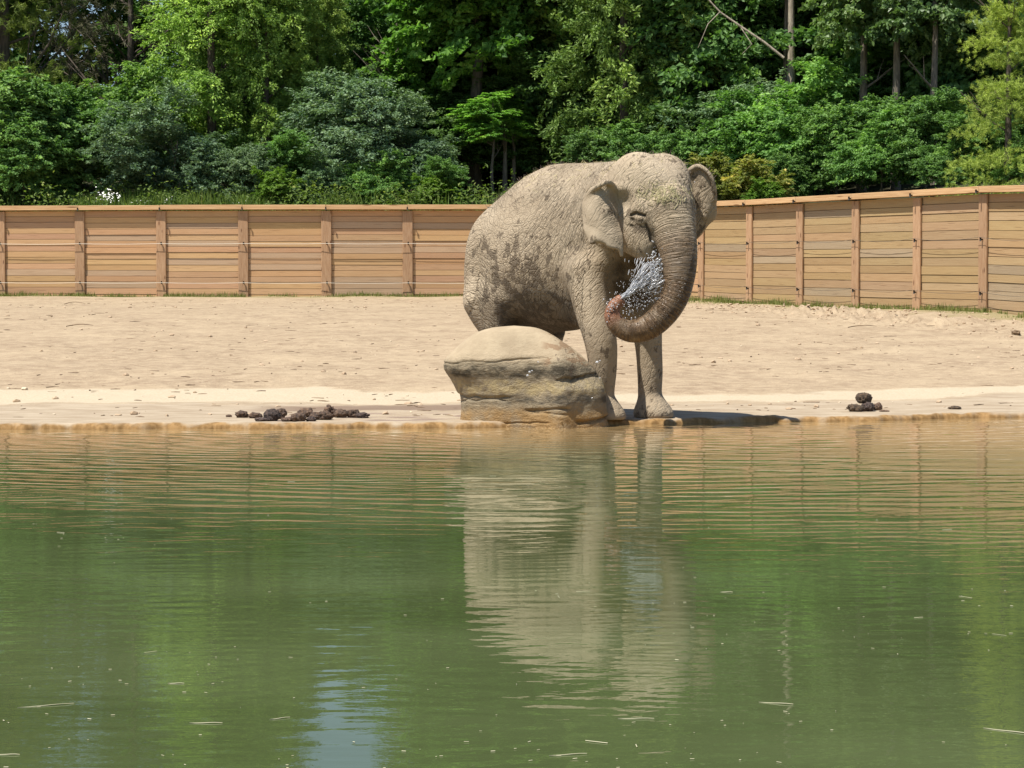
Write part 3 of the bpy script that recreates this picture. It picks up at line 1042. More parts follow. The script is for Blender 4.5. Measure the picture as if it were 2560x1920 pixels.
def M_skin():
    m, nt, p = mat('elephant_skin')
    N = NT(nt)
    co = N.obj_co()
    wv = N.attr('wrinkle', True)
    tw, wet, tipw, flank, damp_shade, amp = (N.attr(a) for a in ('trunkw', 'wet', 'tipw', 'flank', 'damp_shade', 'amp'))
    blot = N.noise(co, 3.0, 6, 0.6)
    c = N.mix(N.ramp(blot, 0.3, 0.7), (0.345, 0.272, 0.187), (0.455, 0.368, 0.26))
    c = N.mix(N.ramp(N.noise(co, 30, 4, 0.7), 0.5, 0.8, 0, 0.5), c, (0.27, 0.20, 0.125))
    # dark wet blotches where the dust has washed off
    sp = N.math('ADD', N.math('MULTIPLY', N.noise(N.mapping(co, (1, 1, 0.7)), 9.0, 5, 0.68), 1.04), N.math('MULTIPLY', flank, 0.19))
    spots = N.math('MULTIPLY', N.ramp(sp, 0.675, 0.715), N.ramp(flank, 0.05, 0.3))
    c = N.mix(N.math('MULTIPLY', spots, 0.82), c, (0.105, 0.078, 0.052))
    c = N.mix(N.math('MULTIPLY', damp_shade, N.ramp(blot, 0.35, 0.6, 0.5, 0.88)), c, (0.065, 0.048, 0.030))  # damp skin and painted shade share this darkening
    wb = N.math('MULTIPLY', wet, N.ramp(N.noise(co, 9, 4), 0.25, 0.55, 0.7, 1.0))
    c = N.mix(wb, c, N.mix(N.ramp(N.noise(co, 25, 4), 0.4, 0.7), (0.095, 0.056, 0.028), (0.165, 0.10, 0.052)))
    c = N.mix(N.math('MULTIPLY', tipw, 0.85), c, (0.27, 0.115, 0.062))
    c = N.mix(N.math('MULTIPLY', N.attr('lid'), 0.8), c, (0.06, 0.045, 0.03))
    # creases: cells stretched along the folds
    def cells(sc, loc_, width, warp):
        v = N.n('ShaderNodeTexVoronoi', feature='DISTANCE_TO_EDGE')
        wn_ = N.n('ShaderNodeVectorMath', operation='MULTIPLY_ADD')
        N.l(N.noise(co, 7, 2, 0.5, 0, 1), wn_.inputs[0])
        wn_.inputs[1].default_value = (warp, warp, warp)
        N.l(wv, wn_.inputs[2])
        N.l(N.mapping(wn_.outputs[0], sc, loc_), v.inputs['Vector'])
        v.inputs['Scale'].default_value = 1.0
        return N.ramp(v.outputs['Distance'], 0.0, width, 0, 1)
    cr = cells((46, 14, 14), (0, 0, 0), 0.2, 0.05)
    cr2 = cells((15, 3.6, 3.6), (3, 1, 7), 0.10, 0.08)
    trc = cells((30, 2.2, 2.2), (1, 5, 2), 0.22, 0.03)
    trc2 = cells((60, 7, 7), (1, 5, 2), 0.3, 0.03)
    vo = N.n('ShaderNodeTexVoronoi', feature='DISTANCE_TO_EDGE')
    N.l(co, vo.inputs['Vector'])
    vo.inputs['Scale'].default_value = 60
    ck = N.ramp(vo.outputs['Distance'], 0.0, 0.2, 0, 1)
    fold = N.ramp(N.noise(co, 1.6, 3), 0.35, 0.6, 0.35, 1.0)
    h = N.math('ADD', N.math('MULTIPLY', cr, 0.0062), N.math('MULTIPLY', cr2, 0.0105))
    h = N.math('ADD', N.math('MULTIPLY', h, fold), N.math('MULTIPLY', ck, 0.0018))
    h = N.math('MULTIPLY', h, amp)
    h = N.math('MULTIPLY', h, N.math('SUBTRACT', 1.0, tw))
    th = N.math('ADD', N.math('MULTIPLY', trc, 0.010), N.math('MULTIPLY', trc2, 0.003))
    h = N.math('ADD', h, N.math('MULTIPLY', th, N.math('MULTIPLY', tw, amp)))
    h = N.math('ADD', h, N.math('MULTIPLY', N.noise(co, 70, 3), 0.0025))
    N.l(N.bump(h, 1.0, 1.15), p.inputs['Normal'])
    # darker colour along the creases
    cm = N.math('MULTIPLY', N.math('SUBTRACT', 1.0, N.math('MULTIPLY', cr, cr2)), N.math('MULTIPLY', amp, 0.35))
    c = N.mix(cm, c, (0.16, 0.118, 0.075))
    N.l(c, p.inputs['Base Color'])
    N.l(N.math('SUBTRACT', 0.9, N.math('MULTIPLY', wet, 0.5)), p.inputs['Roughness'])
    p.inputs['Specular IOR Level'].default_value = 0.35
    return m


elephant, EL_ME, EL_W, EL_L = build_elephant()


# ------------------------------------------------------------------ boulder at the water's edge
def M_rock():
    m, nt, p = mat('boulder_stone')
    N = NT(nt)
    co = N.obj_co()
    sx = N.n('ShaderNodeSeparateXYZ')
    N.l(co, sx.inputs[0])
    z = sx.outputs[2]
    x = sx.outputs[0]
    wob = N.math('MULTIPLY', N.math('SUBTRACT', N.noise(N.mapping(co, (1.4, 1, 1)), 3.0, 4, 0.6), 0.5), 0.16)
    zz = N.math('ADD', z, wob)
    c = N.mix(N.ramp(N.noise(co, 5, 5, .6), 0.3, 0.7), (0.32, 0.25, 0.165), (0.40, 0.32, 0.215))
    grey = N.mix(N.ramp(N.noise(co, 14, 5, .7), 0.3, 0.7), (0.17, 0.14, 0.095), (0.28, 0.23, 0.155))
    c = N.mix(N.ramp(zz, 0.60, 0.66, 0.75, 0), c, grey)
    # dark stained bands
    b1 = N.math('MULTIPLY', N.ramp(zz, 0.44, 0.49), N.ramp(zz, 0.56, 0.60, 1, 0))
    b2 = N.math('MULTIPLY', N.ramp(zz, 0.22, 0.25), N.ramp(zz, 0.29, 0.32, 1, 0))
    pat = N.ramp(N.noise(N.mapping(co, (1.3, 1, 2.5)), 5, 5, .65), 0.38, 0.6, 0.15, 1)
    c = N.mix(N.math('MULTIPLY', N.math('MULTIPLY', b1, pat), 0.95), c, (0.06, 0.05, 0.034))
    c = N.mix(N.math('MULTIPLY', N.math('MULTIPLY', b2, N.math('MULTIPLY', pat, N.ramp(x, -0.3, -0.05))), 0.85), c, (0.06, 0.055, 0.045))
    # yellowish middle band
    yb = N.math('MULTIPLY', N.ramp(zz, 0.30, 0.34), N.ramp(zz, 0.42, 0.46, 1, 0))
    c = N.mix(N.math('MULTIPLY', yb, N.ramp(N.noise(co, 9, 5, .7), 0.4, 0.6, 0, .75)), c, (0.43, 0.34, 0.18))
    # orange algae and wet line at the water
    alg = N.math('MULTIPLY', N.ramp(zz, 0.10, 0.24, 1, 0), N.ramp(N.noise(co, 6, 4, .6), 0.3, 0.55, 0.3, 1))
    c = N.mix(N.math('MULTIPLY', alg, 0.85), c, (0.30, 0.175, 0.06))
    # splashed water marks on the right shoulder
    spn = N.noise(N.mapping(co, (1, 1, 0.8)), 15, 4, 0.6)
    mk = N.math('MULTIPLY', N.ramp(spn, 0.61, 0.64), N.math('MULTIPLY', N.ramp(x, 0.1, 0.35), N.ramp(z, 0.3, 0.4)))
    c = N.mix(N.math('MULTIPLY', mk, 0.75), c, (0.11, 0.08, 0.055))
    wetp = N.math('MULTIPLY', N.ramp(N.noise(N.mapping(co, (1, 1, 2.5), (0, 0, .4)), 4.2, 4, .6), 0.53, 0.56), N.math('MULTIPLY', N.ramp(x, 0.12, 0.22), N.math('MULTIPLY', N.ramp(x, 0.55, 0.65, 1, 0), N.ramp(z, 0.56, 0.6))))
    c = N.mix(N.math('MULTIPLY', wetp, 0.8), c, (0.22, 0.14, 0.08))
    N.l(c, p.inputs['Base Color'])
    N.l(N.ramp(z, 0.02, 0.2, 0.45, 0.9), p.inputs['Roughness'])
    p.inputs['Specular IOR Level'].default_value = 0.3
    h = N.math('ADD', N.math('MULTIPLY', N.noise(N.mapping(co, (1, 1, 2)), 16, 5, .72), 0.026), N.math('MULTIPLY', N.noise(co, 80, 3, .6), 0.008))
    h = N.math('MULTIPLY', h, N.ramp(z, 0.55, 0.75, 1.0, 0.35))
    N.l(N.bump(h, 0.9, 1.0), p.inputs['Normal'])
    return m


def build_rock():
    RD = 20.0                                        # distance of the rock's middle
    cx = at(1315, 1000, RD)[0]
    # outline as the left and right edge at each height (photo rows), then depth front and back
    prof = [(818, 1245, 1325), (820, 1230, 1338), (824, 1213, 1352), (830, 1196, 1366), (840, 1178, 1385), (852, 1160, 1404), (868, 1141, 1428), (885, 1122, 1450), (898, 1112, 1464),
            (906, 1107, 1472), (916, 1106, 1480), (924, 1107, 1487), (936, 1113, 1496), (950, 1124, 1508), (965, 1132, 1513), (980, 1139, 1517), (993, 1144, 1519), (1002, 1145, 1519), (1012, 1148, 1519),
            (1030, 1148, 1519), (1050, 1146, 1521), (1064, 1144, 1523), (1080, 1142, 1526), (1130, 1138, 1530)]
    rows = np.array(prof, float)
    zs = np.array([at(1315, r[0], RD - 0.35)[2] for r in rows])
    xl = np.array([at(r[1], r[0], RD - 0.2)[0] - cx for r in rows])
    xr = np.array([at(r[2], r[0], RD - 0.25)[0] - cx for r in rows])
    # resample in height
    nz, na = 150, 300
    zq = np.linspace(zs[0], zs[-1], nz)
    order = np.argsort(zs)
    xlq = np.interp(zq, zs[order], xl[order])
    xrq = np.interp(zq, zs[order], xr[order])
    V = []
    a = np.linspace(0, 2 * math.pi, na, endpoint=False)
    for i, z in enumerate(zq):
        mx, hx = (xlq[i] + xrq[i]) / 2, (xrq[i] - xlq[i]) / 2
        wide = hx / 0.80
        # boxier plan with a blunt corner on the right front
        e = 2 / 2.5
        ca, sa = np.cos(a), np.sin(a)
        X = mx + hx * np.sign(ca) * np.abs(ca) ** e
        dep = 0.43 * wide ** 0.8
        Y = dep * np.sign(sa) * np.abs(sa) ** e
        Y = Y - 0.12 * (X - mx) * 1.0
        # front corner ridge
        Y = Y - (0.12 * wide * np.exp(-((X - 0.30) / 0.15) ** 2) + 0.05 * np.clip((0.46 - z) / 0.10, 0, 1) * np.clip((X - 0.22) / 0.15, 0, 1)) * (sa < 0)
        V.append(np.stack([X, Y, np.full(na, z)], -1))
    V = np.array(V)
    P = V.reshape(-1, 3)
    cen = np.stack([np.repeat((xlq + xrq) / 2, na), np.zeros(nz * na), P[:, 2]], -1)
    out = P - cen
    out /= np.linalg.norm(out, axis=1)[:, None] + 1e-9
    top = np.clip((P[:, 2] - 0.62) / 0.15, 0, 1)
    disp = (fbm(P, 2.2, 61, 4) - 0.5) * 0.06 * (1 - 0.55 * top) + (fbm(P * np.array([1, 1, 1.6]), 8, 71, 3) - 0.5) * 0.016 * (1 - 0.8 * top)

    def crack(z0, x0, x1, depth, width, tilt, seed, ledge=0.0):
        zc = z0 + tilt * P[:, 0] + (fbm(np.stack([P[:, 0], P[:, 1], P[:, 0] * 0], -1), 7, seed, 3) - 0.5) * 0.05
        wl = width * (0.5 + fbm(P, 5, seed + 3, 2))
        m = np.clip((P[:, 0] - x0) / 0.05, 0, 1) * np.clip((x1 - P[:, 0]) / 0.05, 0, 1) * (P[:, 1] < 0.15)
        d = (P[:, 2] - zc)
        g = np.exp(-(d / wl) ** 2)
        return -depth * g * m + ledge * np.clip(d / 0.03, -1, 1) * np.exp(-(d / 0.07) ** 2) * m
    disp += crack(0.640, -0.85, 0.25, 0.012, 0.006, 0.045, 81, 0.009) * (0.25 + 1.2 * fbm(P, 4.5, 95, 2))
    disp += crack(0.600, 0.0, 0.32, 0.012, 0.005, 0.05, 83, 0.004)
    disp += crack(0.280, -0.80, -0.14, 0.022, 0.009, -0.02, 85, 0.006)
    disp += crack(0.255, -0.70, -0.17, 0.016, 0.006, 0.01, 86, -0.006)
    disp += crack(0.435, 0.26, 0.95, 0.022, 0.008, 0.10, 87, 0.008)
    disp += crack(0.400, 0.30, 0.95, 0.016, 0.006, 0.12, 88, 0.005)
    disp += crack(0.170, -0.02, 0.42, 0.030, 0.009, 0.02, 89, 0.008)
    disp += crack(0.135, 0.05, 0.40, 0.018, 0.006, 0.0, 90, -0.004)
    disp += crack(0.045, -0.35, 0.25, 0.014, 0.008, 0.02, 91, 0.0)
    disp += crack(0.030, 0.45, 0.95, 0.04, 0.014, 0.06, 92, 0.006)
    P2 = P + out * np.array([1, 1, 0.25]) * disp[:, None]
    # rounded crown
    capi = len(P2)
    Vt = np.concatenate([P2, [[(xlq[0] + xrq[0]) / 2, 0, zq[0] + 0.012]]])
    idx = np.arange(nz * na).reshape(nz, na)
    F = np.stack([idx[:-1], np.roll(idx[:-1], -1, 1), np.roll(idx[1:], -1, 1), idx[1:]], -1).reshape(-1, 4)[:, ::-1]
    T = np.stack([np.full(na, capi), idx[0], np.roll(idx[0], -1)], -1)
    o = obj('boulder', mesh_np('boulder', Vt, [T, F], True, [M_rock()]), None, (cx, RD + 0.02, 0))
    tag(o, 'big undercut sandy boulder with dark bands, standing in front of the elephant', 'boulder')


build_rock()


# ------------------------------------------------------------------ droppings
def icosphere(sub):
    t = (1 + 5 ** 0.5) / 2
    V = [(-1, t, 0), (1, t, 0), (-1, -t, 0), (1, -t, 0), (0, -1, t), (0, 1, t), (0, -1, -t), (0, 1, -t), (t, 0, -1), (t, 0, 1), (-t, 0, -1), (-t, 0, 1)]
    V = [np.array(v) / np.linalg.norm(v) for v in V]
    F = [(0, 11, 5), (0, 5, 1), (0, 1, 7), (0, 7, 10), (0, 10, 11), (1, 5, 9), (5, 11, 4), (11, 10, 2), (10, 7, 6), (7, 1, 8), (3, 9, 4), (3, 4, 2), (3, 2, 6), (3, 6, 8), (3, 8, 9),
         (4, 9, 5), (2, 4, 11), (6, 2, 10), (8, 6, 7), (9, 8, 1)]
    for _ in range(sub):
        cache, G = {}, []

        def mid(a, b):
            k = (min(a, b), max(a, b))
            if k not in cache:
                m = V[a] + V[b]
                V.append(m / np.linalg.norm(m))
                cache[k] = len(V) - 1
            return cache[k]
        for a, b, c in F:
            ab, bc, ca = mid(a, b), mid(b, c), mid(c, a)
            G += [(a, ab, ca), (b, bc, ab), (c, ca, bc), (ab, bc, ca)]
        F = G
    return np.array(V), np.array(F)


ICO3, ICO3F = icosphere(3)
ICO1, ICO1F = icosphere(1)


def build_dung():
    m1, nt, p = mat('dung_fibre')
    N = NT(nt)
    co = N.obj_co()
    oi = N.n('ShaderNodeObjectInfo')
    n = N.noise(co, 40, 6, 0.7)
    c = N.mix(N.ramp(n, 0.35, 0.7), (0.035, 0.024, 0.016), (0.16, 0.105, 0.06))
    c = N.mix(N.ramp(N.noise(co, 90, 3, .6), 0.62, 0.7, 0, 0.6), c, (0.27, 0.20, 0.11))
    c = N.mix(1.0, c, oi.outputs['Color'], 'MULTIPLY')
    N.l(c, p.inputs['Base Color'])
    p.inputs['Roughness'].default_value = 0.8
    N.l(N.bump(n, 1.0, 0.03), p.inputs['Normal'])
    # px centre, base row, width px, height px, lumpiness, tint, label
    G1, G2 = 'broken droppings in the long heap', 'droppings stacked by the water'
    L = [(573, 1041, 16, 8, .5, 1.5, 'tiny crumb of dung at the far left end of the heap', G1),
         (605, 1043, 33, 20, .5, 1.1, 'small squarish dung clod second from the left end of the heap', G1),
         (638, 1044, 34, 17, .6, 1.2, 'low ragged dung clod just left of the tall bluish lump', G1),
         (655, 1052, 40, 12, .4, .9, 'flat grey dung smear at the front left of the heap', G1),
         (679, 1051, 42, 33, .35, .72, 'tall smooth bluish black dung lump in the long heap', G1),
         (700, 1046, 34, 28, .7, 1.1, 'ragged brown dung clod leaning on the tall bluish lump', G1),
         (722, 1052, 44, 12, .6, 1.2, 'low brown dung crumbs in the gap at the middle of the heap', G1),
         (747, 1053, 40, 24, .4, 1.25, 'rounded brown dung ball at the front middle of the heap', G1),
         (765, 1042, 40, 26, .8, 1.5, 'straw coloured fibrous dung clod at the back middle of the heap', G1),
         (778, 1052, 26, 14, .5, .85, 'small dark dung piece low at the front right of the middle', G1),
         (806, 1048, 58, 24, .7, 1.1, 'long dark dung clod right of the middle of the heap', G1),
         (826, 1041, 34, 34, 1.0, 1.7, 'tall pale dung tuft standing at the back of the heap', G1),
         (852, 1043, 38, 24, .7, 1.3, 'fibrous dung clod between the pale tuft and the right end', G1),
         (884, 1043, 36, 22, .7, 1.1, 'crumbly dung clod second from the right end of the heap', G1),
         (908, 1044, 32, 17, .7, .75, 'blackish dung clod at the far right end of the heap', G1),
         (2138, 1028, 40, 22, .5, 1.0, 'brown dung ball at the left foot of the stacked droppings', G2),
         (2170, 1027, 44, 25, .45, .8, 'dark dung ball in the middle foot of the stacked droppings', G2),
         (2193, 1025, 24, 22, .6, 1.7, 'tan dung piece at the right foot of the stacked droppings', G2),
         (2159, 1006, 41, 29, .3, .95, 'round dark dung ball balanced on top of the stack', G2),
         (2211, 1028, 24, 6, .4, 1.7, 'thin flat tan crumb right of the stacked droppings', G2),
         (2387, 1022, 32, 10, .4, 1.0, 'low reddish brown dung patty alone at the far right edge', None)]
    for k, (px, by, wpx, hpx, lump, tint, label, grp) in enumerate(L):
        d = (CAMZ - 0.06) * FPX / (by - HORIZON) if k != 18 else (CAMZ - 0.06) * FPX / (1026 - HORIZON)
        q = at(px, by, d)
        sx, sz = wpx * d / FPX / 2, hpx * d / FPX / 2
        V = ICO3.copy()
        V = V * (1 + (fbm(V + k * 7.3, 1.3, 100 + k, 2) - .5)[:, None] * 1.3 * lump + (fbm(V + k * 3.1, 3.6, 200 + k, 3) - .5)[:, None] * 1.1 * lump + (fbm(V, 11, 300 + k, 2) - .5)[:, None] * .22)
        V = V / np.abs(V).max(0)
        V[:, 2] = np.where(V[:, 2] < -0.72, -0.72 + (V[:, 2] + 0.72) * 0.15, V[:, 2])
        V = V - np.array([0, 0, V[:, 2].min()])
        V[:, 2] /= V[:, 2].max()
        V = V * np.array([sx * 1.12, min(sx, 0.12) * 0.95, sz * 2])
        zb = float(ground_z(np.array([q[0]]), np.array([q[1]]))[0]) - 0.006
        if k == 18:
            zb += 0.083
        o = obj('dung_ball', mesh_np('dung_ball', V, ICO3F, True, [m1]), None, (q[0], q[1], zb))
        o.color = (tint, tint * (0.92 if tint > 1 else 1.0), tint * (1.0 if tint > 0.9 else 1.35), 1)
        tag(o, label, 'dung', grp)


build_dung()


# ------------------------------------------------------------------ trees and shrubs
def M_leaf(name, dark, light, young, trans=0.35, rough=0.5):
    m = bpy.data.materials.new(name)
    m.use_nodes = True
    nt = m.node_tree
    N = NT(nt)
    p = nt.nodes['Principled BSDF']
    t = N.attr('tint')
    oi = N.n('ShaderNodeObjectInfo')
    c = N.mix(N.ramp(t, 0.0, 0.6), dark, light)
    c = N.mix(N.ramp(t, 0.72, 1.0), c, young)
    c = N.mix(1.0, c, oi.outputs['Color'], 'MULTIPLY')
    N.l(c, p.inputs['Base Color'])
    p.inputs['Roughness'].default_value = rough
    p.inputs['Specular IOR Level'].default_value = 0.18
    tr = N.n('ShaderNodeBsdfTranslucent')
    N.l(N.mix(1.0, c, (1.1, 1.25, 0.55), 'MULTIPLY'), tr.inputs[0])
    mx = N.n('ShaderNodeMixShader')
    mx.inputs[0].default_value = trans
    N.l(p.outputs[0], mx.inputs[1])
    N.l(tr.outputs[0], mx.inputs[2])
    N.l(mx.outputs[0], nt.nodes['Material Output'].inputs[0])
    return m


def leaf_mesh(name, P, Nrm, A, length, width, tint, material, fold=0.25):
    """leaves at P, normal Nrm, pointing along A; each a kite of two faces folded along the midrib"""
    n = len(P)
    A = A - (A * Nrm).sum(1)[:, None] * Nrm
    A /= np.linalg.norm(A, axis=1)[:, None] + 1e-9
    B = np.cross(Nrm, A)
    L, W = np.asarray(length)[:, None], np.asarray(width)[:, None]
    base, tip = P - A * L * 0.5, P + A * L * 0.5
    l = P - A * L * 0.08 + B * W * 0.5 + Nrm * W * fold
    r = P - A * L * 0.08 - B * W * 0.5 + Nrm * W * fold
    V = np.stack([base, l, tip, r], 1).reshape(-1, 3)
    i = np.arange(n)[:, None] * 4
    F = np.concatenate([i + np.array([[0, 2, 1]]), i + np.array([[0, 3, 2]])], 1).reshape(-1, 3)
    me = mesh_np(name, V, F, False, [material])
    add_attr(me, 'tint', np.repeat(tint, 4))
    return me


def unit(n, r):
    v = r.normal(size=(n, 3))
    return v / np.linalg.norm(v, axis=1)[:, None]


def crown_points(r, n, size, lobes=9, inner=0.35, bottom=-0.9, shape='round'):
    """cluster centres on the outside of many overlapping lobes, so that dark gaps stay between the clumps"""
    nl = lobes * 2
    ld = unit(nl, r)
    ld[:, 2] = np.where(ld[:, 2] < bottom, -ld[:, 2], ld[:, 2])
    lc = ld * (r.uniform(0.30, 0.92, nl))[:, None]
    lr = r.uniform(0.15, 0.48, nl)
    if shape == 'cone':
        lc[:, 2] = r.uniform(-1, 0.95, nl)
        a = r.uniform(0, 6.28, nl)
        k = 0.12 + 0.42 * (1 - lc[:, 2]) / 2 * 2
        lc[:, 0], lc[:, 1] = np.cos(a) * k * 0.8, np.sin(a) * k * 0.8
        lr = r.uniform(0.18, 0.34, nl)
    if shape == 'column':
        lc[:, 2] = np.linspace(-0.97, 0.92, nl)
        a = np.arange(nl) * 2.4 + r.uniform(-.5, .5, nl)
        k = (0.62 - 0.42 * np.clip(lc[:, 2], 0, 1) ** 2) * r.uniform(0.75, 1.2, nl)
        lc[:, 0], lc[:, 1] = np.cos(a) * k, np.sin(a) * k
        lr = r.uniform(0.22, 0.42, nl)
    j = r.choice(nl, n, p=lr ** 2 / (lr ** 2).sum())
    D = unit(n, r)
    D[:, 2] = np.where(D[:, 2] < -0.5, -D[:, 2], D[:, 2])
    asp = np.array(size) / np.max(size)
    # lobes stay roundish in real space whatever the crown's proportions
    P = lc[j] + D * (lr[j] * (0.55 + 0.5 * r.random(n) ** 0.5))[:, None] / (0.35 + 0.65 * asp) * np.min(0.35 + 0.65 * asp)
    stray = r.random(n) < 0.10
    P[stray] *= r.uniform(1.0, 1.18, stray.sum())[:, None]
    O = P / (np.linalg.norm(P, axis=1)[:, None] + 1e-9)
    O = O * 0.5 + D * 0.5
    return P * np.array(size), O / (np.linalg.norm(O, axis=1)[:, None] + 1e-9), j


def crown_leafy(name, material, size, seed, nclust, per, clsz, leaf, lw, flat=0.6, inner=0.35, lobes=9, shape='round', bottom=-0.9, droop=0.15, upb=0.7):
    r = np.random.default_rng(seed)
    C, D, lob = crown_points(r, nclust, size, lobes, inner, bottom, shape)
    nclust = len(C)
    cs = clsz * r.uniform(0.6, 1.4, nclust)
    lt = r.normal(0, 0.13, lobes * 2)
    ct = np.clip(r.beta(2.0, 2.4, nclust) + lt[lob], 0, 1)
    k = np.repeat(np.arange(nclust), per)
    n = len(k)
    out = D[k]
    # each cluster is a twig spray: leaves spread along a short arching twig
    tw = D * 0.75 + unit(nclust, r) * 0.75 + np.array([0, 0, 0.15])
    tw[:, 2] *= flat
    tw /= np.linalg.norm(tw, axis=1)[:, None]
    st = r.random(n) ** 0.8
    lat = unit(n, r) * (r.random(n) ** 0.6)[:, None] * np.array([1, 1, max(flat, 0.45)])
    P = C[k] + tw[k] * ((st - 0.35) * 1.25 * cs[k])[:, None] + lat * (cs[k] * (0.42 - 0.24 * st))[:, None]
    P[:, 2] -= droop * st ** 2 * cs[k]
    off = tw[k]
    Nn = unit(n, r) * 0.75 + np.array([0, 0, upb]) + out * 0.35
    Nn /= np.linalg.norm(Nn, axis=1)[:, None]
    A = off * np.array([1, 1, 0.5]) * 0.8 + lat * 0.6 + unit(n, r) * 0.4 + np.array([0, 0, -0.2])
    L = leaf * r.uniform(0.65, 1.3, n)
    tint = np.clip(ct[k] * 0.75 + r.normal(0, 0.13, n) + 0.16, 0, 1)
    return leaf_mesh(name, P, Nn, A, L, L * lw, tint, material)


def crown_needles(name, material, size, seed, ntuft, per, nlen, nw, shape='cone', layers=9, flat=0.25, spread=0.5):
    """conifer: whorls of flat plumes made of tufts of needles"""
    r = np.random.default_rng(seed)
    P, A, T = [], [], []
    sx, sy, sz = size
    for li in range(layers):
        z = -1 + 2 * (li + r.uniform(-0.2, 0.2)) / (layers - 1)
        rad = (1.02 - 0.5 * (z + 1)) if shape == 'cone' else max(0.35, 1 - 0.45 * abs(z + 0.1))
        nb = int(7 + 5 * rad)
        a0 = r.uniform(0, 6.28)
        for b in range(nb):
            a = a0 + b * 2 * math.pi / nb + r.uniform(-0.25, 0.25)
            Lb = rad * r.uniform(0.55, 1.2)
            zb = r.uniform(-1, 1) * 0.8 / layers
            k = max(6, int(ntuft / (layers * nb)))
            s = r.random(k) ** 0.6
            side = r.normal(0, 0.16, k) * (0.35 + s)
            d = np.array([math.cos(a), math.sin(a)])
            q = np.stack([(d[0] * s * Lb - d[1] * side) * sx, (d[1] * s * Lb + d[0] * side) * sy,
                          (z + zb + (0.10 * s - 0.20 * s * s * Lb) + r.normal(0, 0.03, k) * flat * 4) * sz], -1)
            tt = r.beta(2, 2.2)
            P.append(np.repeat(q, per, 0))
            dd = np.array([d[0], d[1], 0.25])
            A.append(unit(k * per, r) * spread * 1.6 + dd)
            T.append(np.clip(tt * 0.6 + r.normal(0, 0.12, k * per) + 0.22, 0, 1))
    P, A, T = np.concatenate(P), np.concatenate(A), np.concatenate(T)
    n = len(P)
    A /= np.linalg.norm(A, axis=1)[:, None]
    L = nlen * r.uniform(0.7, 1.25, n)
    P = P + A * (L * 0.5)[:, None]
    return leaf_mesh(name, P, unit(n, r), A, L, np.full(n, nw), T, material, 0.1)


def trunk_mesh(name, material, h, r0, seed, lean=0.06, limbs=6, spread=1.6, z0=0.35, forks=0):
    r = random.Random(seed)
    mb = MB()
    pts, rad = [], []
    x = y = 0
    for i in range(9):
        t = i / 8
        pts.append((x, y, -0.3 + t * (h + 0.3)))
        rad.append(r0 * (1.25 if i == 0 else 1) * (1 - 0.75 * t))
        x += r.uniform(-1, 1) * lean * h / 9 + lean * 0.2
        y += r.uniform(-1, 1) * lean * h / 9
    tube_into(mb, spline(np.c_[np.array(pts), rad], 3)[:, :3], spline(np.c_[np.array(pts), rad], 3)[:, 3], 9)
    for k in range(limbs):
        t = r.uniform(z0, 0.92)
        i = t * 8
        a = np.array(pts[int(i)]) * (1 - i % 1) + np.array(pts[min(8, int(i) + 1)]) * (i % 1)
        rr = r0 * (1 - 0.75 * t) * r.uniform(0.3, 0.55)
        an = r.uniform(0, 6.28)
        L = spread * r.uniform(0.6, 1.2) * (1.2 - 0.6 * t)
        d = np.array([math.cos(an), math.sin(an), r.uniform(0.3, 0.9)])
        q = [a, a + d * L * 0.35 + np.array([0, 0, .05]), a + d * L * 0.7 + np.array([0, 0, .12 * L]), a + d * L + np.array([r.uniform(-.2, .2), r.uniform(-.2, .2), .25 * L])]
        tube_into(mb, q, [rr, rr * 0.75, rr * 0.5, rr * 0.18], 6)
        for _ in range(2):
            e = q[2] + np.array([r.uniform(-.5, .5), r.uniform(-.5, .5), r.uniform(0, .5)]) * L * 0.6
            tube_into(mb, [q[1], (q[1] + e) / 2 + np.array([0, 0, .05]), e], [rr * 0.45, rr * .3, rr * 0.1], 5)
    return mb.mesh(name, True, [material])


def bark(name, c1, c2):
    m, nt, p = mat(name)
    N = NT(nt)
    co = N.obj_co()
    g = N.noise(N.mapping(co, (9, 9, 1.6)), 2.0, 5, 0.65)
    N.l(N.mix(N.ramp(g, 0.3, 0.7), c1, c2), p.inputs['Base Color'])
    p.inputs['Roughness'].default_value = 0.9
    N.l(N.bump(g, 1.0, 0.03), p.inputs['Normal'])
    return m


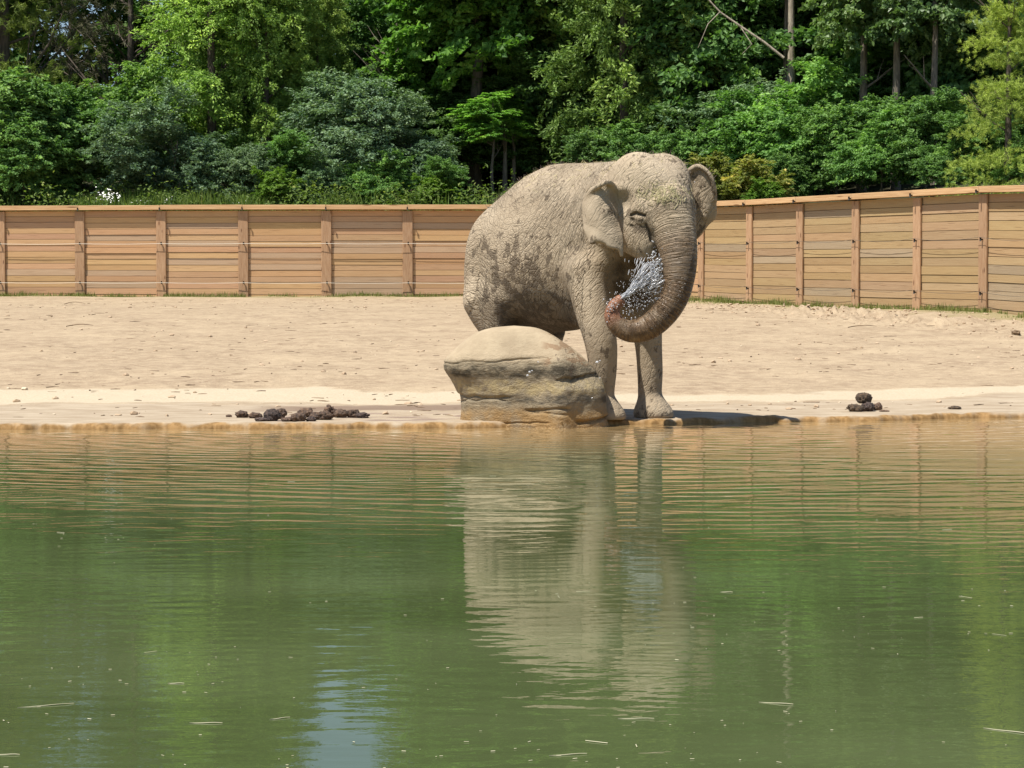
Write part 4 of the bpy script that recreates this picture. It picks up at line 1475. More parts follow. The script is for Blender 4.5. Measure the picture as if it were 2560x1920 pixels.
def build_forest():
    B_grey = bark('bark_grey', (0.09, 0.075, 0.058), (0.24, 0.20, 0.155))
    B_pale = bark('bark_pale', (0.20, 0.165, 0.125), (0.42, 0.36, 0.28))
    B_dark = bark('bark_dark', (0.05, 0.04, 0.03), (0.13, 0.10, 0.075))
    Lf = {
        'shrub': M_leaf('leaf_shrub', (0.071, 0.157, 0.046), (0.177, 0.316, 0.091), (0.302, 0.480, 0.127)),
        'grey': M_leaf('leaf_greygreen', (0.072, 0.136, 0.072), (0.179, 0.273, 0.139), (0.316, 0.421, 0.232), 0.28),
        'maple': M_leaf('leaf_maple', (0.055, 0.132, 0.028), (0.158, 0.308, 0.055), (0.361, 0.552, 0.117), 0.42),
        'dark': M_leaf('leaf_forest', (0.049, 0.119, 0.037), (0.136, 0.250, 0.073), (0.239, 0.391, 0.099)),
        'cedar': M_leaf('leaf_cedar', (0.084, 0.159, 0.039), (0.225, 0.340, 0.081), (0.398, 0.530, 0.133), 0.25),
        'spruce': M_leaf('leaf_hemlock', (0.094, 0.185, 0.036), (0.273, 0.409, 0.081), (0.521, 0.685, 0.138), 0.3),
        'pine': M_leaf('needle_pine', (0.094, 0.133, 0.033), (0.235, 0.289, 0.065), (0.406, 0.453, 0.088), 0.3, 0.6),
        'twig': M_leaf('needle_drab', (0.055, 0.059, 0.040), (0.118, 0.118, 0.078), (0.187, 0.172, 0.109), 0.2, 0.7),
        'poplar': M_leaf('leaf_poplar', (0.063, 0.119, 0.042), (0.147, 0.231, 0.084), (0.308, 0.392, 0.196), 0.35, 0.35),
        'bright': M_leaf('leaf_bright', (0.072, 0.144, 0.024), (0.156, 0.264, 0.042), (0.264, 0.384, 0.072), 0.4),
        'yellow': M_leaf('leaf_yellow', (0.16, 0.20, 0.045), (0.33, 0.35, 0.09), (0.72, 0.60, 0.18), 0.4),
    }
    protos = {}

    def proto(key, make, trunk=None):
        protos[key] = (make, trunk, [])

    def crowns(key):
        make, trunk, cache = protos[key]
        if not cache:
            cache.append((make(), trunk()))
        return cache[0]
    # (crown half-size is 1 unit tall here; scaled when placed)
    P = proto
    P('shrub_a', lambda: crown_leafy('crown', Lf['shrub'], (2.0, 1.7, 2.0), 1, 620, 64, 0.60, 0.118, 0.58), lambda: trunk_mesh('stem', B_grey, 2.6, 0.06, 3, 0.2, 7, 1.2, 0.1))
    P('shrub_b', lambda: crown_leafy('crown', Lf['shrub'], (2.1, 1.8, 2.2), 2, 600, 66, 0.66, 0.122, 0.58, lobes=12), lambda: trunk_mesh('stem', B_grey, 2.8, 0.07, 4, 0.2, 7, 1.3, 0.1))
    P('grey_a', lambda: crown_leafy('crown', Lf['grey'], (2.0, 1.7, 2.1), 5, 560, 66, 0.55, 0.11, 0.5, flat=0.75, lobes=11), lambda: trunk_mesh('stem', B_grey, 2.6, 0.06, 6, 0.2, 8, 1.2, 0.1))
    P('grey_b', lambda: crown_leafy('crown', Lf['grey'], (2.2, 1.8, 2.0), 15, 540, 66, 0.6, 0.11, 0.5, flat=0.75, lobes=13), lambda: trunk_mesh('stem', B_grey, 2.4, 0.06, 16, 0.2, 8, 1.2, 0.1))
    P('maple', lambda: crown_leafy('crown', Lf['maple'], (2.9, 2.5, 4.4), 7, 330, 120, 0.95, 0.17, 0.8, flat=0.38, inner=0.3, lobes=14, droop=0.3, upb=0.9), lambda: trunk_mesh('trunk', B_grey, 10.5, 0.20, 8, 0.10, 10, 2.6, 0.3))
    P('dark_a', lambda: crown_leafy('crown', Lf['dark'], (3.2, 2.8, 5.2), 9, 520, 105, 1.15, 0.19, 0.65, inner=0.4, lobes=20, shape='column'), lambda: trunk_mesh('trunk', B_dark, 13, 0.24, 10, 0.07, 8, 2.6, 0.3))
    P('dark_b', lambda: crown_leafy('crown', Lf['dark'], (3.0, 2.7, 5.4), 19, 500, 105, 1.2, 0.18, 0.7, inner=0.4, lobes=22, shape='column'), lambda: trunk_mesh('trunk', B_dark, 13, 0.22, 20, 0.07, 8, 2.6, 0.3))
    P('cedar_a', lambda: crown_leafy('crown', Lf['cedar'], (2.1, 2.0, 5.2), 11, 1000, 56, 0.55, 0.13, 0.42, flat=1.25, inner=0.5, lobes=22, droop=0.6, upb=0.1, bottom=-1, shape='column'), lambda: trunk_mesh('trunk', B_dark, 11, 0.18, 12, 0.04, 6, 1.2, 0.3))
    P('cedar_b', lambda: crown_leafy('crown', Lf['cedar'], (2.2, 2.0, 5.0), 21, 950, 58, 0.6, 0.125, 0.42, flat=1.25, inner=0.5, lobes=24, droop=0.6, upb=0.1, bottom=-1, shape='column'), lambda: trunk_mesh('trunk', B_dark, 11, 0.18, 22, 0.04, 6, 1.2, 0.3))
    P('spruce', lambda: crown_leafy('crown', Lf['spruce'], (2.6, 2.4, 5.6), 13, 760, 70, 0.85, 0.12, 0.4, flat=0.3, inner=0.45, lobes=20, droop=0.55, upb=0.9, shape='cone', bottom=-1), lambda: trunk_mesh('trunk', B_dark, 12, 0.2, 14, 0.03, 8, 1.8, 0.2))
    P('pine', lambda: crown_needles('crown', Lf['pine'], (3.2, 3.0, 5.6), 17, 4200, 16, 0.22, 0.020), lambda: trunk_mesh('trunk', B_dark, 12, 0.2, 18, 0.03, 12, 2.4, 0.15))
    P('twig', lambda: crown_needles('crown', Lf['twig'], (3.0, 2.6, 4.8), 27, 1100, 13, 0.24, 0.022, 'round', 10), lambda: trunk_mesh('trunk', B_dark, 12, 0.18, 28, 0.05, 26, 2.8, 0.15))
    P('poplar', lambda: crown_leafy('crown', Lf['poplar'], (2.2, 1.9, 3.2), 23, 150, 70, 0.95, 0.23, 0.85, flat=0.7, inner=0.3, lobes=10), lambda: trunk_mesh('trunk', B_grey, 9, 0.17, 24, 0.05, 7, 2.0, 0.35))
    P('bright', lambda: crown_leafy('crown', Lf['bright'], (1.0, 0.9, 0.9), 29, 180, 55, 0.34, 0.10, 0.5), lambda: trunk_mesh('stem', B_grey, 1.2, 0.03, 30, 0.2, 6, .6, 0.1))
    P('yellow', lambda: crown_leafy('crown', Lf['yellow'], (1.0, 0.9, 1.0), 31, 170, 50, 0.36, 0.11, 0.5), lambda: trunk_mesh('stem', B_grey, 1.3, 0.03, 32, 0.2, 6, .6, 0.1))
    HALF = {'shrub_a': 2.0, 'shrub_b': 2.2, 'grey_a': 2.1, 'grey_b': 2.0, 'maple': 4.4, 'dark_a': 5.2, 'dark_b': 5.4, 'cedar_a': 5.2, 'cedar_b': 5.0, 'spruce': 5.6, 'pine': 5.6, 'twig': 4.8,
            'poplar': 3.2, 'bright': .9, 'yellow': 1.0}
    rr = random.Random(11)

    def plant(kind, px, d, top, label, low=0.1, sx=1.0, col=1.0, name=None, group=None, rot=None, nocrown=False):
        """top: height of the crown's top in metres above the water; low: share of the height left bare below the crown"""
        x = (px - 1280) * d / FPX
        z0 = float(hill_z(np.array([x]), np.array([d]))[0])
        H = top - z0
        ch = H * (1 - low)                             # crown height
        s = ch / 2 / (HALF[kind] * 1.0)
        c, t = crowns(kind)
        tree = kind.split('_')[0] in ('maple', 'dark', 'cedar', 'spruce', 'pine', 'twig', 'poplar')
        nm = name or {'maple': 'maple_tree', 'dark': 'forest_tree', 'cedar': 'cedar_tree', 'spruce': 'hemlock_tree', 'pine': 'pine_tree', 'twig': 'pine_tree', 'poplar': 'poplar_tree'}.get(kind.split('_')[0], 'shrub')
        root = obj(nm, None, None, (x, d, z0 - 0.05))
        rz = rr.uniform(0, 6.28) if rot is None else rot
        o = obj('crown', c, root, (0, 0, H - ch / 2), (0, 0, rz), (s * sx, s * sx, s))
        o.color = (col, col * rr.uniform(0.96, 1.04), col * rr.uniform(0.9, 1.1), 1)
        tz = {'maple': 10.5, 'dark': 13, 'cedar': 11, 'spruce': 12, 'pine': 12, 'twig': 12, 'poplar': 9}.get(kind.split('_')[0])
        ts = (H * 0.93 / tz) if tree else s
        obj('trunk' if tree else 'stem', t, root, (0, 0, 0), (0, 0, rz), (ts, ts, ts))
        tag(root, label, 'tree' if tree else 'shrub', group or ('trees behind the fence' if tree else 'shrubs behind the fence'))
        return root

    T = lambda py, d: CAMZ + (HORIZON - py) * d / FPX
    # --- back rows of woodland
    ORD = ['first', 'second', 'third', 'fourth', 'fifth', 'sixth', 'seventh', 'eighth', 'ninth', 'tenth', 'eleventh', 'twelfth', 'thirteenth', 'fourteenth', 'fifteenth', 'sixteenth', 'seventeenth', 'eighteenth', 'nineteenth',
           'twentieth', 'twenty first', 'twenty second']
    for i, px in enumerate(range(-100, 2760, 150)):
        d = 80 + rr.uniform(-1.5, 1.5)
        top = rr.uniform(18.5, 22)
        if -20 < px < 440:
            top = 9.6
        if 560 < px < 1130:
            top = 12.8 + rr.uniform(-.5, .5)
        plant('dark_a' if i % 2 else 'dark_b', px + rr.uniform(-25, 25), d, top, 'dark tree at the very back of the wood, %s from the left' % ORD[i], 0.0, 1.15, rr.uniform(0.85, 1.1), group='dark trees at the back of the wood')
    # --- leafy understorey that closes the wood between back row and front
    for i, px in enumerate(range(-60, 2700, 185)):
        d = 75.5 + rr.uniform(-1, 1)
        plant('shrub_b' if i % 2 else 'shrub_a', px + rr.uniform(-30, 30), d, 8.6 if px < 420 else (rr.uniform(9.4, 10.4) if not 1100 < px < 1420 else 9.0), 'big shaded bush deep in the wood, %s from the left' % ORD[i], 0.0, 1.15, rr.uniform(0.6, 0.8), group='shaded bushes deep in the wood')  # deep-wood shade is dimmed into the bushes' colour
    # --- left
    plant('pine', 20, 70, 20.1, 'soft light green pine at the far left edge of the wood', 0.15, 1.0, 0.95)
    plant('pine', -190, 69, 19.1, 'pine whose branches reach in at the very left edge', 0.12, 1.0, .9)
    plant('twig', 330, 74, 18.1, 'drab half bare pine left of the yellow green hemlock', 0.12, 1.15, .9)
    plant('twig', 190, 77, 16.6, 'thin dark pine with sky showing through its branches', 0.2, 0.65, .8)
    plant('dark_a', 120, 72, 8.6, 'low dark tree under the sky gap at the left', 0.1, 1.5, 1.0)
    plant('spruce', 530, 69.5, 17.1, 'yellow green hemlock with tiered drooping sprays', 0.04, 1.0, 1.12)
    plant('cedar_a', 670, 69.5, 13.6, 'tall mid green cedar right of the hemlock', 0.02, 1.0, 1.05)
    plant('cedar_b', 800, 71, 11.8, 'cedar with a rounded top left of the dark hollow', 0.02, 1.0, 1.0)
    plant('cedar_b', 610, 72, 16.6, 'cedar wedged behind the hemlock and the tall cedar', 0.02, 1.0, .9)
    plant('dark_b', 880, 75, 12.3, 'mid green tree closing the wood left of the hollow', 0.0, 1.0, 1.1)
    plant('maple', 995, 73, 13.2, 'leafy maple left of the dark hollow, bright at the top', 0.05, 1.1, 1.0)
    # --- middle maple with hollow beneath
    plant('maple', 1190, 70.5, 18.6, 'maple in the middle with bright leaf fans over dark shade', 0.18, 0.95, 1.0)
    plant('maple', 1340, 72, 19.6, 'second maple right of the middle one, darker below', 0.12, 0.95, .85)
    plant('maple', 1235, 67.2, T(218, 67.2), 'young maple with one bright clump above the elephant back', 0.45, 1.9, 1.35)
    plant('cedar_a', 1560, 67.5, 17.6, 'broad cedar right above the elephant head', 0.02, 1.05, .95)
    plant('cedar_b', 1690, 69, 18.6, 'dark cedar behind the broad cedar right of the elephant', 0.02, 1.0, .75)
    plant('cedar_a', 1450, 71, 19.1, 'cedar in shade between the maples and the broad cedar', 0.02, .95, .7)  # shade between the trees put into its colour
    # --- right
    plant('dark_b', 1830, 69, 19.1, 'dark tree behind the leaning pale branch', 0.0, 1.0, .9)
    plant('dark_a', 2060, 70, 19.6, 'dark tree between the two bare trunks', 0.0, 1.0, 1.0)
    plant('dark_b', 2330, 66, 19.6, 'dark tree behind the poplar leaves at the right', 0.0, 1.1, 1.0)
    plant('dark_a', 2520, 64, 19.6, 'dark tree behind the yellow green pine at the right edge', 0.0, 1.0, 1.0)
    plant('poplar', 2150, 61.5, 13.1, 'poplar with large pale leaves around its grey trunk', 0.40, 0.9, 1.1)
    plant('poplar', 2330, 60, 12.6, 'poplar with glinting pale leaves left of the yellow green pine', 0.40, 0.9, 1.0)
    plant('pine', 2515, 50.5, 10.4, 'yellow green pine with soft plumes at the right edge', 0.0, 1.0, 1.7, rot=2.1)
    # --- shrubs in front
    S = [('shrub_a', 20, 66, 215, 'dark green shrub at the left edge below the pine', 1.0), ('shrub_b', 190, 67, 235, 'wide dark green shrub above the daisies', 1.0),
         ('shrub_a', 300, 68, 190, 'dark shrub rising behind the wide one at the left', .9), ('shrub_a', 65, 64.8, 330, 'lower shrub at the left edge over the dark hollow', .95),
         ('grey_a', 425, 65, 250, 'grey green shrub left of the hemlock foot', .92), ('grey_b', 600, 64.6, 385, 'low grey green shrub under the hemlock', .95),
         ('shrub_b', 730, 65.5, 350, 'mid green shrub under the tall cedar', 1.0), ('grey_a', 800, 64.6, 400, 'low silvery shrub just above the fence left of centre', 1.05),
         ('grey_b', 890, 66.5, 215, 'tall grey green shrub left of the hollow', 1.02), ('grey_a', 1010, 66, 270, 'grey green shrub reaching towards the hollow', 1.0),
         ('shrub_a', 950, 64.4, 395, 'low leafy shrub above the fence beside the elephant rump', 1.05), ('shrub_b', 1120, 64.4, 410, 'low shrub touching the elephant rump outline', .95),
         ('shrub_b', 1480, 66, 330, 'shrub in the dark behind the elephant back', .8), ('shrub_a', 1600, 65, 330, 'shrub right behind the elephant head', .95),
         ('shrub_b', 1720, 63.5, 330, 'mid green shrub above the elephant far ear', 1.0), ('grey_b', 1850, 64, 235, 'grey green shrub beneath the leaning branch', 1.0),
         ('shrub_a', 1980, 62, 185, 'tall leafy shrub at the foot of the pale trunk', 1.08), ('shrub_b', 2090, 60, 265, 'rounded leafy shrub above the right fence', 1.05),
         ('shrub_a', 2200, 57.5, 300, 'leafy shrub below the dark trunk at the right', 1.0), ('shrub_b', 2310, 57, 255, 'shrub with dark gaps below the poplar', .95),
         ('shrub_a', 2380, 54, 350, 'low shrub hanging over the right fence', 1.0), ('shrub_b', 2470, 53.5, 300, 'shrub left of the pine plumes at the right', .95),
         ('shrub_a', 2560, 50.5, 365, 'low shrub under the pine at the right edge', 1.0), ('shrub_b', 1960, 59.5, 390, 'low shrub right of the yellow leaves', .9),
         ('shrub_a', 1170, 70, 215, 'shaded shrub inside the dark hollow', .62), ('shrub_b', 1400, 70.5, 170, 'shaded shrub right of the dark hollow', .66),  # the hollow's shade is put into the colour of these two
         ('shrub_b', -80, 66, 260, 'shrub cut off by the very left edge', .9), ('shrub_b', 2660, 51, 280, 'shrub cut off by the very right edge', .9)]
    for kind, px, d, py, label, col in S:
        plant(kind, px, d, T(py, d) + 0.15, label, 0.0, 1.25, col)
    plant('bright', 680, 63.4, T(425, 63.4), 'small bright green bush peeping over the fence left of centre', 0.02, 1.2, 1.0)
    plant('bright', 1075, 63.6, T(440, 63.6), 'small bright green bush over the fence by the elephant rump', 0.02, 1.3, .95)
    plant('bright', 1905, 57.4, T(448, 57.4), 'small bright green bush right of the elephant far ear', 0.02, 1.4, 1.05)
    plant('yellow', 1885, 58.4, T(392, 58.4), 'yellowing bush behind the right fence', 0.02, 1.3, 1.0)
    plant('yellow', 1800, 59.8, T(385, 59.8), 'olive yellow bush just above the elephant far ear', 0.02, 1.3, .7)
    # --- bare trunks standing in front of the dark wood at the right
    for px, d, r0, bot, lean, bk, label in ((1972, 65.5, .20, 200, -0.01, B_pale, 'pale barked trunk with a broken foot at the right'), (1958, 66, .13, 190, -.02, B_grey, 'thin grey trunk leaning on the pale one'),
                                            (2152, 63, .17, 120, 0.01, B_pale, 'short visible pale trunk top right of centre'), (2236, 61, .16, 330, -0.005, B_grey, 'dark grey trunk right of the poplar leaves'),
                                            (1262, 67.9, .13, 470, 0.0, B_grey, 'thin grey trunk in the hollow above the elephant back'), (1284, 68.4, .12, 470, 0.0, B_grey, 'straight thin trunk beside the one in the hollow')):
        x = (px - 1280) * d / FPX
        z0 = float(hill_z(np.array([x]), np.array([d]))[0])
        H = (15.0 if px > 1500 else T(290, d)) - z0
        root = obj('tree', None, None, (x, d, z0 - 0.1))
        me = trunk_mesh('trunk', bk, H, r0 * 0.9, int(px), 0.02, 4, 1.2, 0.6)
        obj('trunk', me, root)
        c, t = crowns('dark_a' if px > 1500 else 'maple')
        k = 0.5 if px > 1500 else 0.24
        obj('crown', c, root, (0, 0, H + 1.5 * (px > 1500)), (0, 0, rr.uniform(0, 6)), (k * 1.2, k * 1.2, k))
        tag(root, label, 'tree', 'bare trunks in the wood')
    # fallen pale branch leaning across the dark wood
    mb = MB()
    q = [at(1735, -40, 64.5), at(1800, 30, 64.3), at(1850, 65, 64.2), at(1910, 105, 64.1), at(1960, 145, 64.0)]
    tube_into(mb, q, [.018, .026, .034, .038, .042], 7)
    tube_into(mb, [q[1], at(1770, 60, 64.1), at(1745, 120, 64.0)], [.02, .014, .006], 5)
    tube_into(mb, [q[2], at(1880, 110, 64.0), at(1855, 135, 64.0)], [.02, .014, .006], 5)
    o = obj('dead_branch', mb.mesh('dead_branch', True, [B_pale]))
    tag(o, 'pale dead branch leaning against the pale trunk at the upper right', 'branch')


build_forest()


# ------------------------------------------------------------------ grass, weeds and flowers
def blades(name, pts, hts, material, seed, width=0.012, lean=0.35):
    r = np.random.default_rng(seed)
    P = np.asarray(pts)
    n = len(P)
    a = r.uniform(0, 6.28, n)
    d = np.stack([np.cos(a), np.sin(a), np.zeros(n)], -1)
    l = r.uniform(0, 6.28, n)
    ln = np.stack([np.cos(l), np.sin(l), np.zeros(n)], -1) * (r.random(n) * lean * hts)[:, None]
    w = width * r.uniform(0.6, 1.4, n)[:, None]
    up = np.array([0, 0, 1.0]) * hts[:, None]
    V = np.stack([P - d * w, P + d * w, P + up * 0.6 + ln * 0.4 + d * w * 0.6, P + up * 0.6 + ln * 0.4 - d * w * 0.6, P + up + ln], 1).reshape(-1, 3)
    i = np.arange(n)[:, None] * 5
    me = mesh_np(name, V, [(i + np.array([[3, 2, 4]])), (i + np.array([[0, 1, 2, 3]]))], False, [material])
    add_attr(me, 'tint', np.repeat(np.clip(r.normal(0.45, 0.22, n), 0, 1), 5))
    return me


def build_grass():
    G = M_leaf('grass_short', (0.11, 0.135, 0.035), (0.22, 0.24, 0.075), (0.38, 0.33, 0.15), 0.3, 0.7)
    r = np.random.default_rng(77)
    pts, hts = [], []
    for a, b in zip(FENCE[5:25], FENCE[6:26]):
        L = np.hypot(*(b - a))
        t = (b - a) / L
        nr = np.array([t[1], -t[0]])
        k = int(L * 420)
        s, q = r.random(k) * L, 0.10 + r.exponential(0.28, k)
        P = a + np.outer(s, t) + np.outer(q, nr)
        n = fbm(np.c_[P, np.zeros(k)], 1.3, 401, 3)
        keep = (n > 0.35 + 0.12 * np.minimum(q, 1.5)) & (q < 2.0)
        P, q, n = P[keep], q[keep], n[keep]
        pts.append(np.c_[P, ground_z(P[:, 0], P[:, 1]) - 0.01])
        hts.append((0.035 + 0.12 * r.random(len(P)) ** 2.5) * np.clip(1.25 - q * 0.6, 0.3, 1.2) * (0.5 + n))
    o = obj('grass', blades('grass', np.concatenate(pts), np.concatenate(hts), G, 1, 0.010))
    tag(o, 'thin strip of short grass along the foot of the fence', 'grass', kind='stuff')
    # tall weeds on the slope just behind the fence at the left
    W = M_leaf('weed_leaf', (0.07, 0.12, 0.03), (0.15, 0.22, 0.05), (0.30, 0.34, 0.10), 0.4, 0.6)
    k = 15000
    x = r.uniform(-17.5, 1.0, k)
    y = np.interp(x, FENCE[:, 0], FENCE[:, 1]) + r.uniform(0.3, 3.2, k)
    n = fbm(np.c_[x, y, x * 0], 0.8, 411, 3)
    dens = np.clip((-4.0 - x) / 3, 0.12, 1)
    keep = (n > 0.38) & (r.random(k) < dens)
    x, y, n = x[keep], y[keep], n[keep]
    hts = (0.35 + 0.55 * r.random(len(x))) * (0.45 + 0.9 * n)
    o = obj('tall_weeds', blades('tall_weeds', np.c_[x, y, hill_z(x, y) - 0.02], hts, W, 2, 0.022, 0.5))
    tag(o, 'tall green weeds along the top of the fence at the left', 'weeds', kind='stuff')
    # broad weed leaves mixed in
    k = 9000
    x = r.uniform(-17.5, 0.5, k)
    y = np.interp(x, FENCE[:, 0], FENCE[:, 1]) + r.uniform(0.3, 2.6, k)
    n = fbm(np.c_[x, y, x * 0], 1.6, 421, 3)
    keep = n > 0.46
    x, y, n = x[keep], y[keep], n[keep]
    m = len(x)
    z = hill_z(x, y) + r.random(m) * (0.3 + 0.9 * (n - 0.4) * 3)
    Nn = unit(m, r) * 0.6 + np.array([0, -0.2, 0.8])
    Nn /= np.linalg.norm(Nn, axis=1)[:, None]
    me = leaf_mesh('weed_leaves', np.c_[x, y, z], Nn, unit(m, r), r.uniform(.08, .2, m), r.uniform(.04, .09, m), np.clip(r.normal(.5, .22, m), 0, 1), W)
    tag(obj('weed_leaves', me), 'leafy undergrowth peeping over the fence at the left', 'weeds', kind='stuff')
    # daisies
    Wd, nt, p = mat('daisy_petal')
    p.inputs['Base Color'].default_value = (0.85, 0.84, 0.78, 1)
    p.inputs['Roughness'].default_value = 0.7
    mb = MB()
    for cx, cy, sx, sy, cnt in ((270, 490, 28, 12, 62), (430, 500, 18, 7, 16), (360, 505, 60, 5, 10), (600, 505, 50, 5, 6)):
        for _ in range(cnt):
            q = at(cx + r.normal() * sx * 0.7, cy + r.normal() * sy * 0.7, 63.0 + r.uniform(-0.15, 0.5))
            a = np.arange(7) * 2 * math.pi / 7
            rd = r.uniform(.014, .027)
            tl = r.normal(0, 0.4, 2)
            ring = np.stack([np.cos(a) * rd, np.sin(a) * rd * 0.5 + tl[0] * 0, np.sin(a) * rd * 0.85], -1)
            V = np.concatenate([[q + np.array([0, -0.008, 0])], q + ring])
            F = np.array([[0, 1 + j, 1 + (j + 1) % 7] for j in range(7)])
            mb.add(V, F[:, ::-1])
    tag(obj('daisies', mb.mesh('daisies', False, [Wd])), 'patch of small white daisies above the fence at the left', 'flowers', kind='stuff')


build_grass()


# ------------------------------------------------------------------ litter on the sand
def build_litter():
    r = np.random.default_rng(91)
    M1 = simple_mat('litter_brown', (0.10, 0.065, 0.04), (0.22, 0.15, 0.09), 6, 0.9)
    M2 = simple_mat('litter_clay', (0.36, 0.26, 0.17), (0.46, 0.35, 0.24), 6, 0.95)
    M3 = simple_mat('litter_pale', (0.5, 0.42, 0.3), (0.6, 0.5, 0.36), 6, 0.9)
    for name, m, k, s0, s1, label, spread in (('wood_chips', M1, 2300, 0.008, 0.035, 'dark chips and bits of bark scattered over the sand', 0), ('sand_clods', M2, 1500, 0.012, 0.055, 'small clods of dried sand scattered over the bank', 0),
                                      ('pale_stones', M3, 260, 0.008, 0.022, 'small pale stones scattered over the sand', 0)):
        x = r.uniform(-13, 13, k)
        y = shore_y(x) + 1.2 + 38 * r.random(k) ** 1.5
        n = fbm(np.c_[x, y, x * 0], 0.5, 431, 3)
        near = r.random(k) < np.clip((n - 0.3) * 3, 0.05, 1)
        if name == 'sand_clods':
            # most of them along the right-hand fence
            kk = k // 2
            i = r.integers(17, 25, kk)
            t = r.random((kk, 1))
            base = FENCE[i] * (1 - t) + FENCE[i + 1] * t
            d = FENCE[i + 1] - FENCE[i]
            d = d / np.linalg.norm(d, axis=1)[:, None]
            off = np.abs(r.normal(3.0, 1.2, kk))
            x[:kk] = base[:, 0] + d[:, 1] * off
            y[:kk] = base[:, 1] - d[:, 0] * off
            near[:kk] = True
        keep = near & (fence_dist(x, y) < -0.5)
        x, y = x[keep], y[keep]
        z = ground_z(x, y)
        mb = MB()
        for i in range(len(x)):
            s = r.uniform(s0, s1)
            sc = np.array([1, r.uniform(.5, 1), r.uniform(.35, .7)]) * s
            if name == 'wood_chips':
                sc = np.array([r.uniform(.8, 4), .35, .25]) * s
            V = ICO0 * (1 + r.normal(0, .18, (12, 1))) * sc
            a = r.uniform(0, 6.28)
            V = V @ np.array([[math.cos(a), math.sin(a), 0], [-math.sin(a), math.cos(a), 0], [0, 0, 1]])
            mb.add(V + np.array([x[i], y[i], z[i] + sc[2] * .3]), ICO0F)
        tag(obj(name, mb.mesh(name, False, [m])), label, 'litter', kind='stuff')
    # single pieces one can pick out
    for px, py, L, ang, bend, label in ((165, 818, .5, 5, .03, 'short brown stick lying far back on the sand at the left'),
                                        (2120, 820, .55, 8, .03, 'brown stick lying on the sand below the right fence'), (160, 762, .5, 12, .05, 'dark stick near the fence at the left')):
        q = ground_at(px, py)
        gz = float(ground_z(np.array([q[0]]), np.array([q[1]]))[0])
        A = np.array([math.cos(R(ang)), 0.15, math.sin(R(ang)) if ang > 30 else 0.03])
        P = [np.array([0, 0, 0.012]) + A * L * t + np.array([0, 0, bend * math.sin(t * 3)]) for t in np.linspace(0, 1, 6)]
        V, F = tube(P, [.008, .009, .008, .007, .006, .004], 6)
        tag(obj('stick', mesh_np('stick', V, F, True, [M1]), None, (q[0], q[1], gz)), label, 'stick', 'loose sticks on the sand')
    # dark clod at the right edge
    V = ICO3 * (1 + (fbm(ICO3 + 5, 2.0, 3, 3) - .5)[:, None] * 1.2) * np.array([.07, .05, .04])
    q = ground_at(2540, 838)
    tag(obj('dark_clod', mesh_np('dark_clod', V, ICO3F, True, [M1]), None, (q[0], q[1], float(ground_z(np.array([q[0]]), np.array([q[1]]))[0]) + .03)), 'dark brown clod lying on the sand at the far right edge', 'clod')
    for px, py, wpx, label in ((62, 975, 16, 'pale stone at the left edge of the white sand strip'), (20, 972, 8, 'tiny pale stone left of the larger one on the sand')):
        q = ground_at(px, py)
        d = q[1]
        s = wpx * d / FPX / 2
        V = ICO3 * (1 + (fbm(ICO3 + px, 1.5, 3, 2) - .5)[:, None] * .6) * np.array([s, s, s * .55])
        tag(obj('stone', mesh_np('stone', V, ICO3F, True, [M3]), None, (q[0], q[1], float(ground_z(np.array([q[0]]), np.array([q[1]]))[0]) + s * .3)), label, 'stone', 'stones on the sand')


ICO0, ICO0F = icosphere(0)
build_litter()


# ------------------------------------------------------------------ straw and bristles on the elephant, spray, floating bits
def slivers(name, P, A, N_, L, W, material):
    """thin three-sided straws"""
    n = len(P)
    A = A / (np.linalg.norm(A, axis=1)[:, None] + 1e-9)
    B = np.cross(A, N_)
    B /= np.linalg.norm(B, axis=1)[:, None] + 1e-9
    C = np.cross(A, B)
    L, W = np.asarray(L)[:, None], np.asarray(W)[:, None]
    ring = [B * W, (-B * .5 + C * .87) * W, (-B * .5 - C * .87) * W]
    V = np.stack([P - A * L / 2 + q for q in ring] + [P + A * L / 2 + q for q in ring], 1).reshape(-1, 3)
    i = np.arange(n)[:, None] * 6
    F = np.concatenate([i + np.array([f]) for f in ([0, 1, 4, 3], [1, 2, 5, 4], [2, 0, 3, 5])], 0)
    return mesh_np(name, V, F, False, [material])


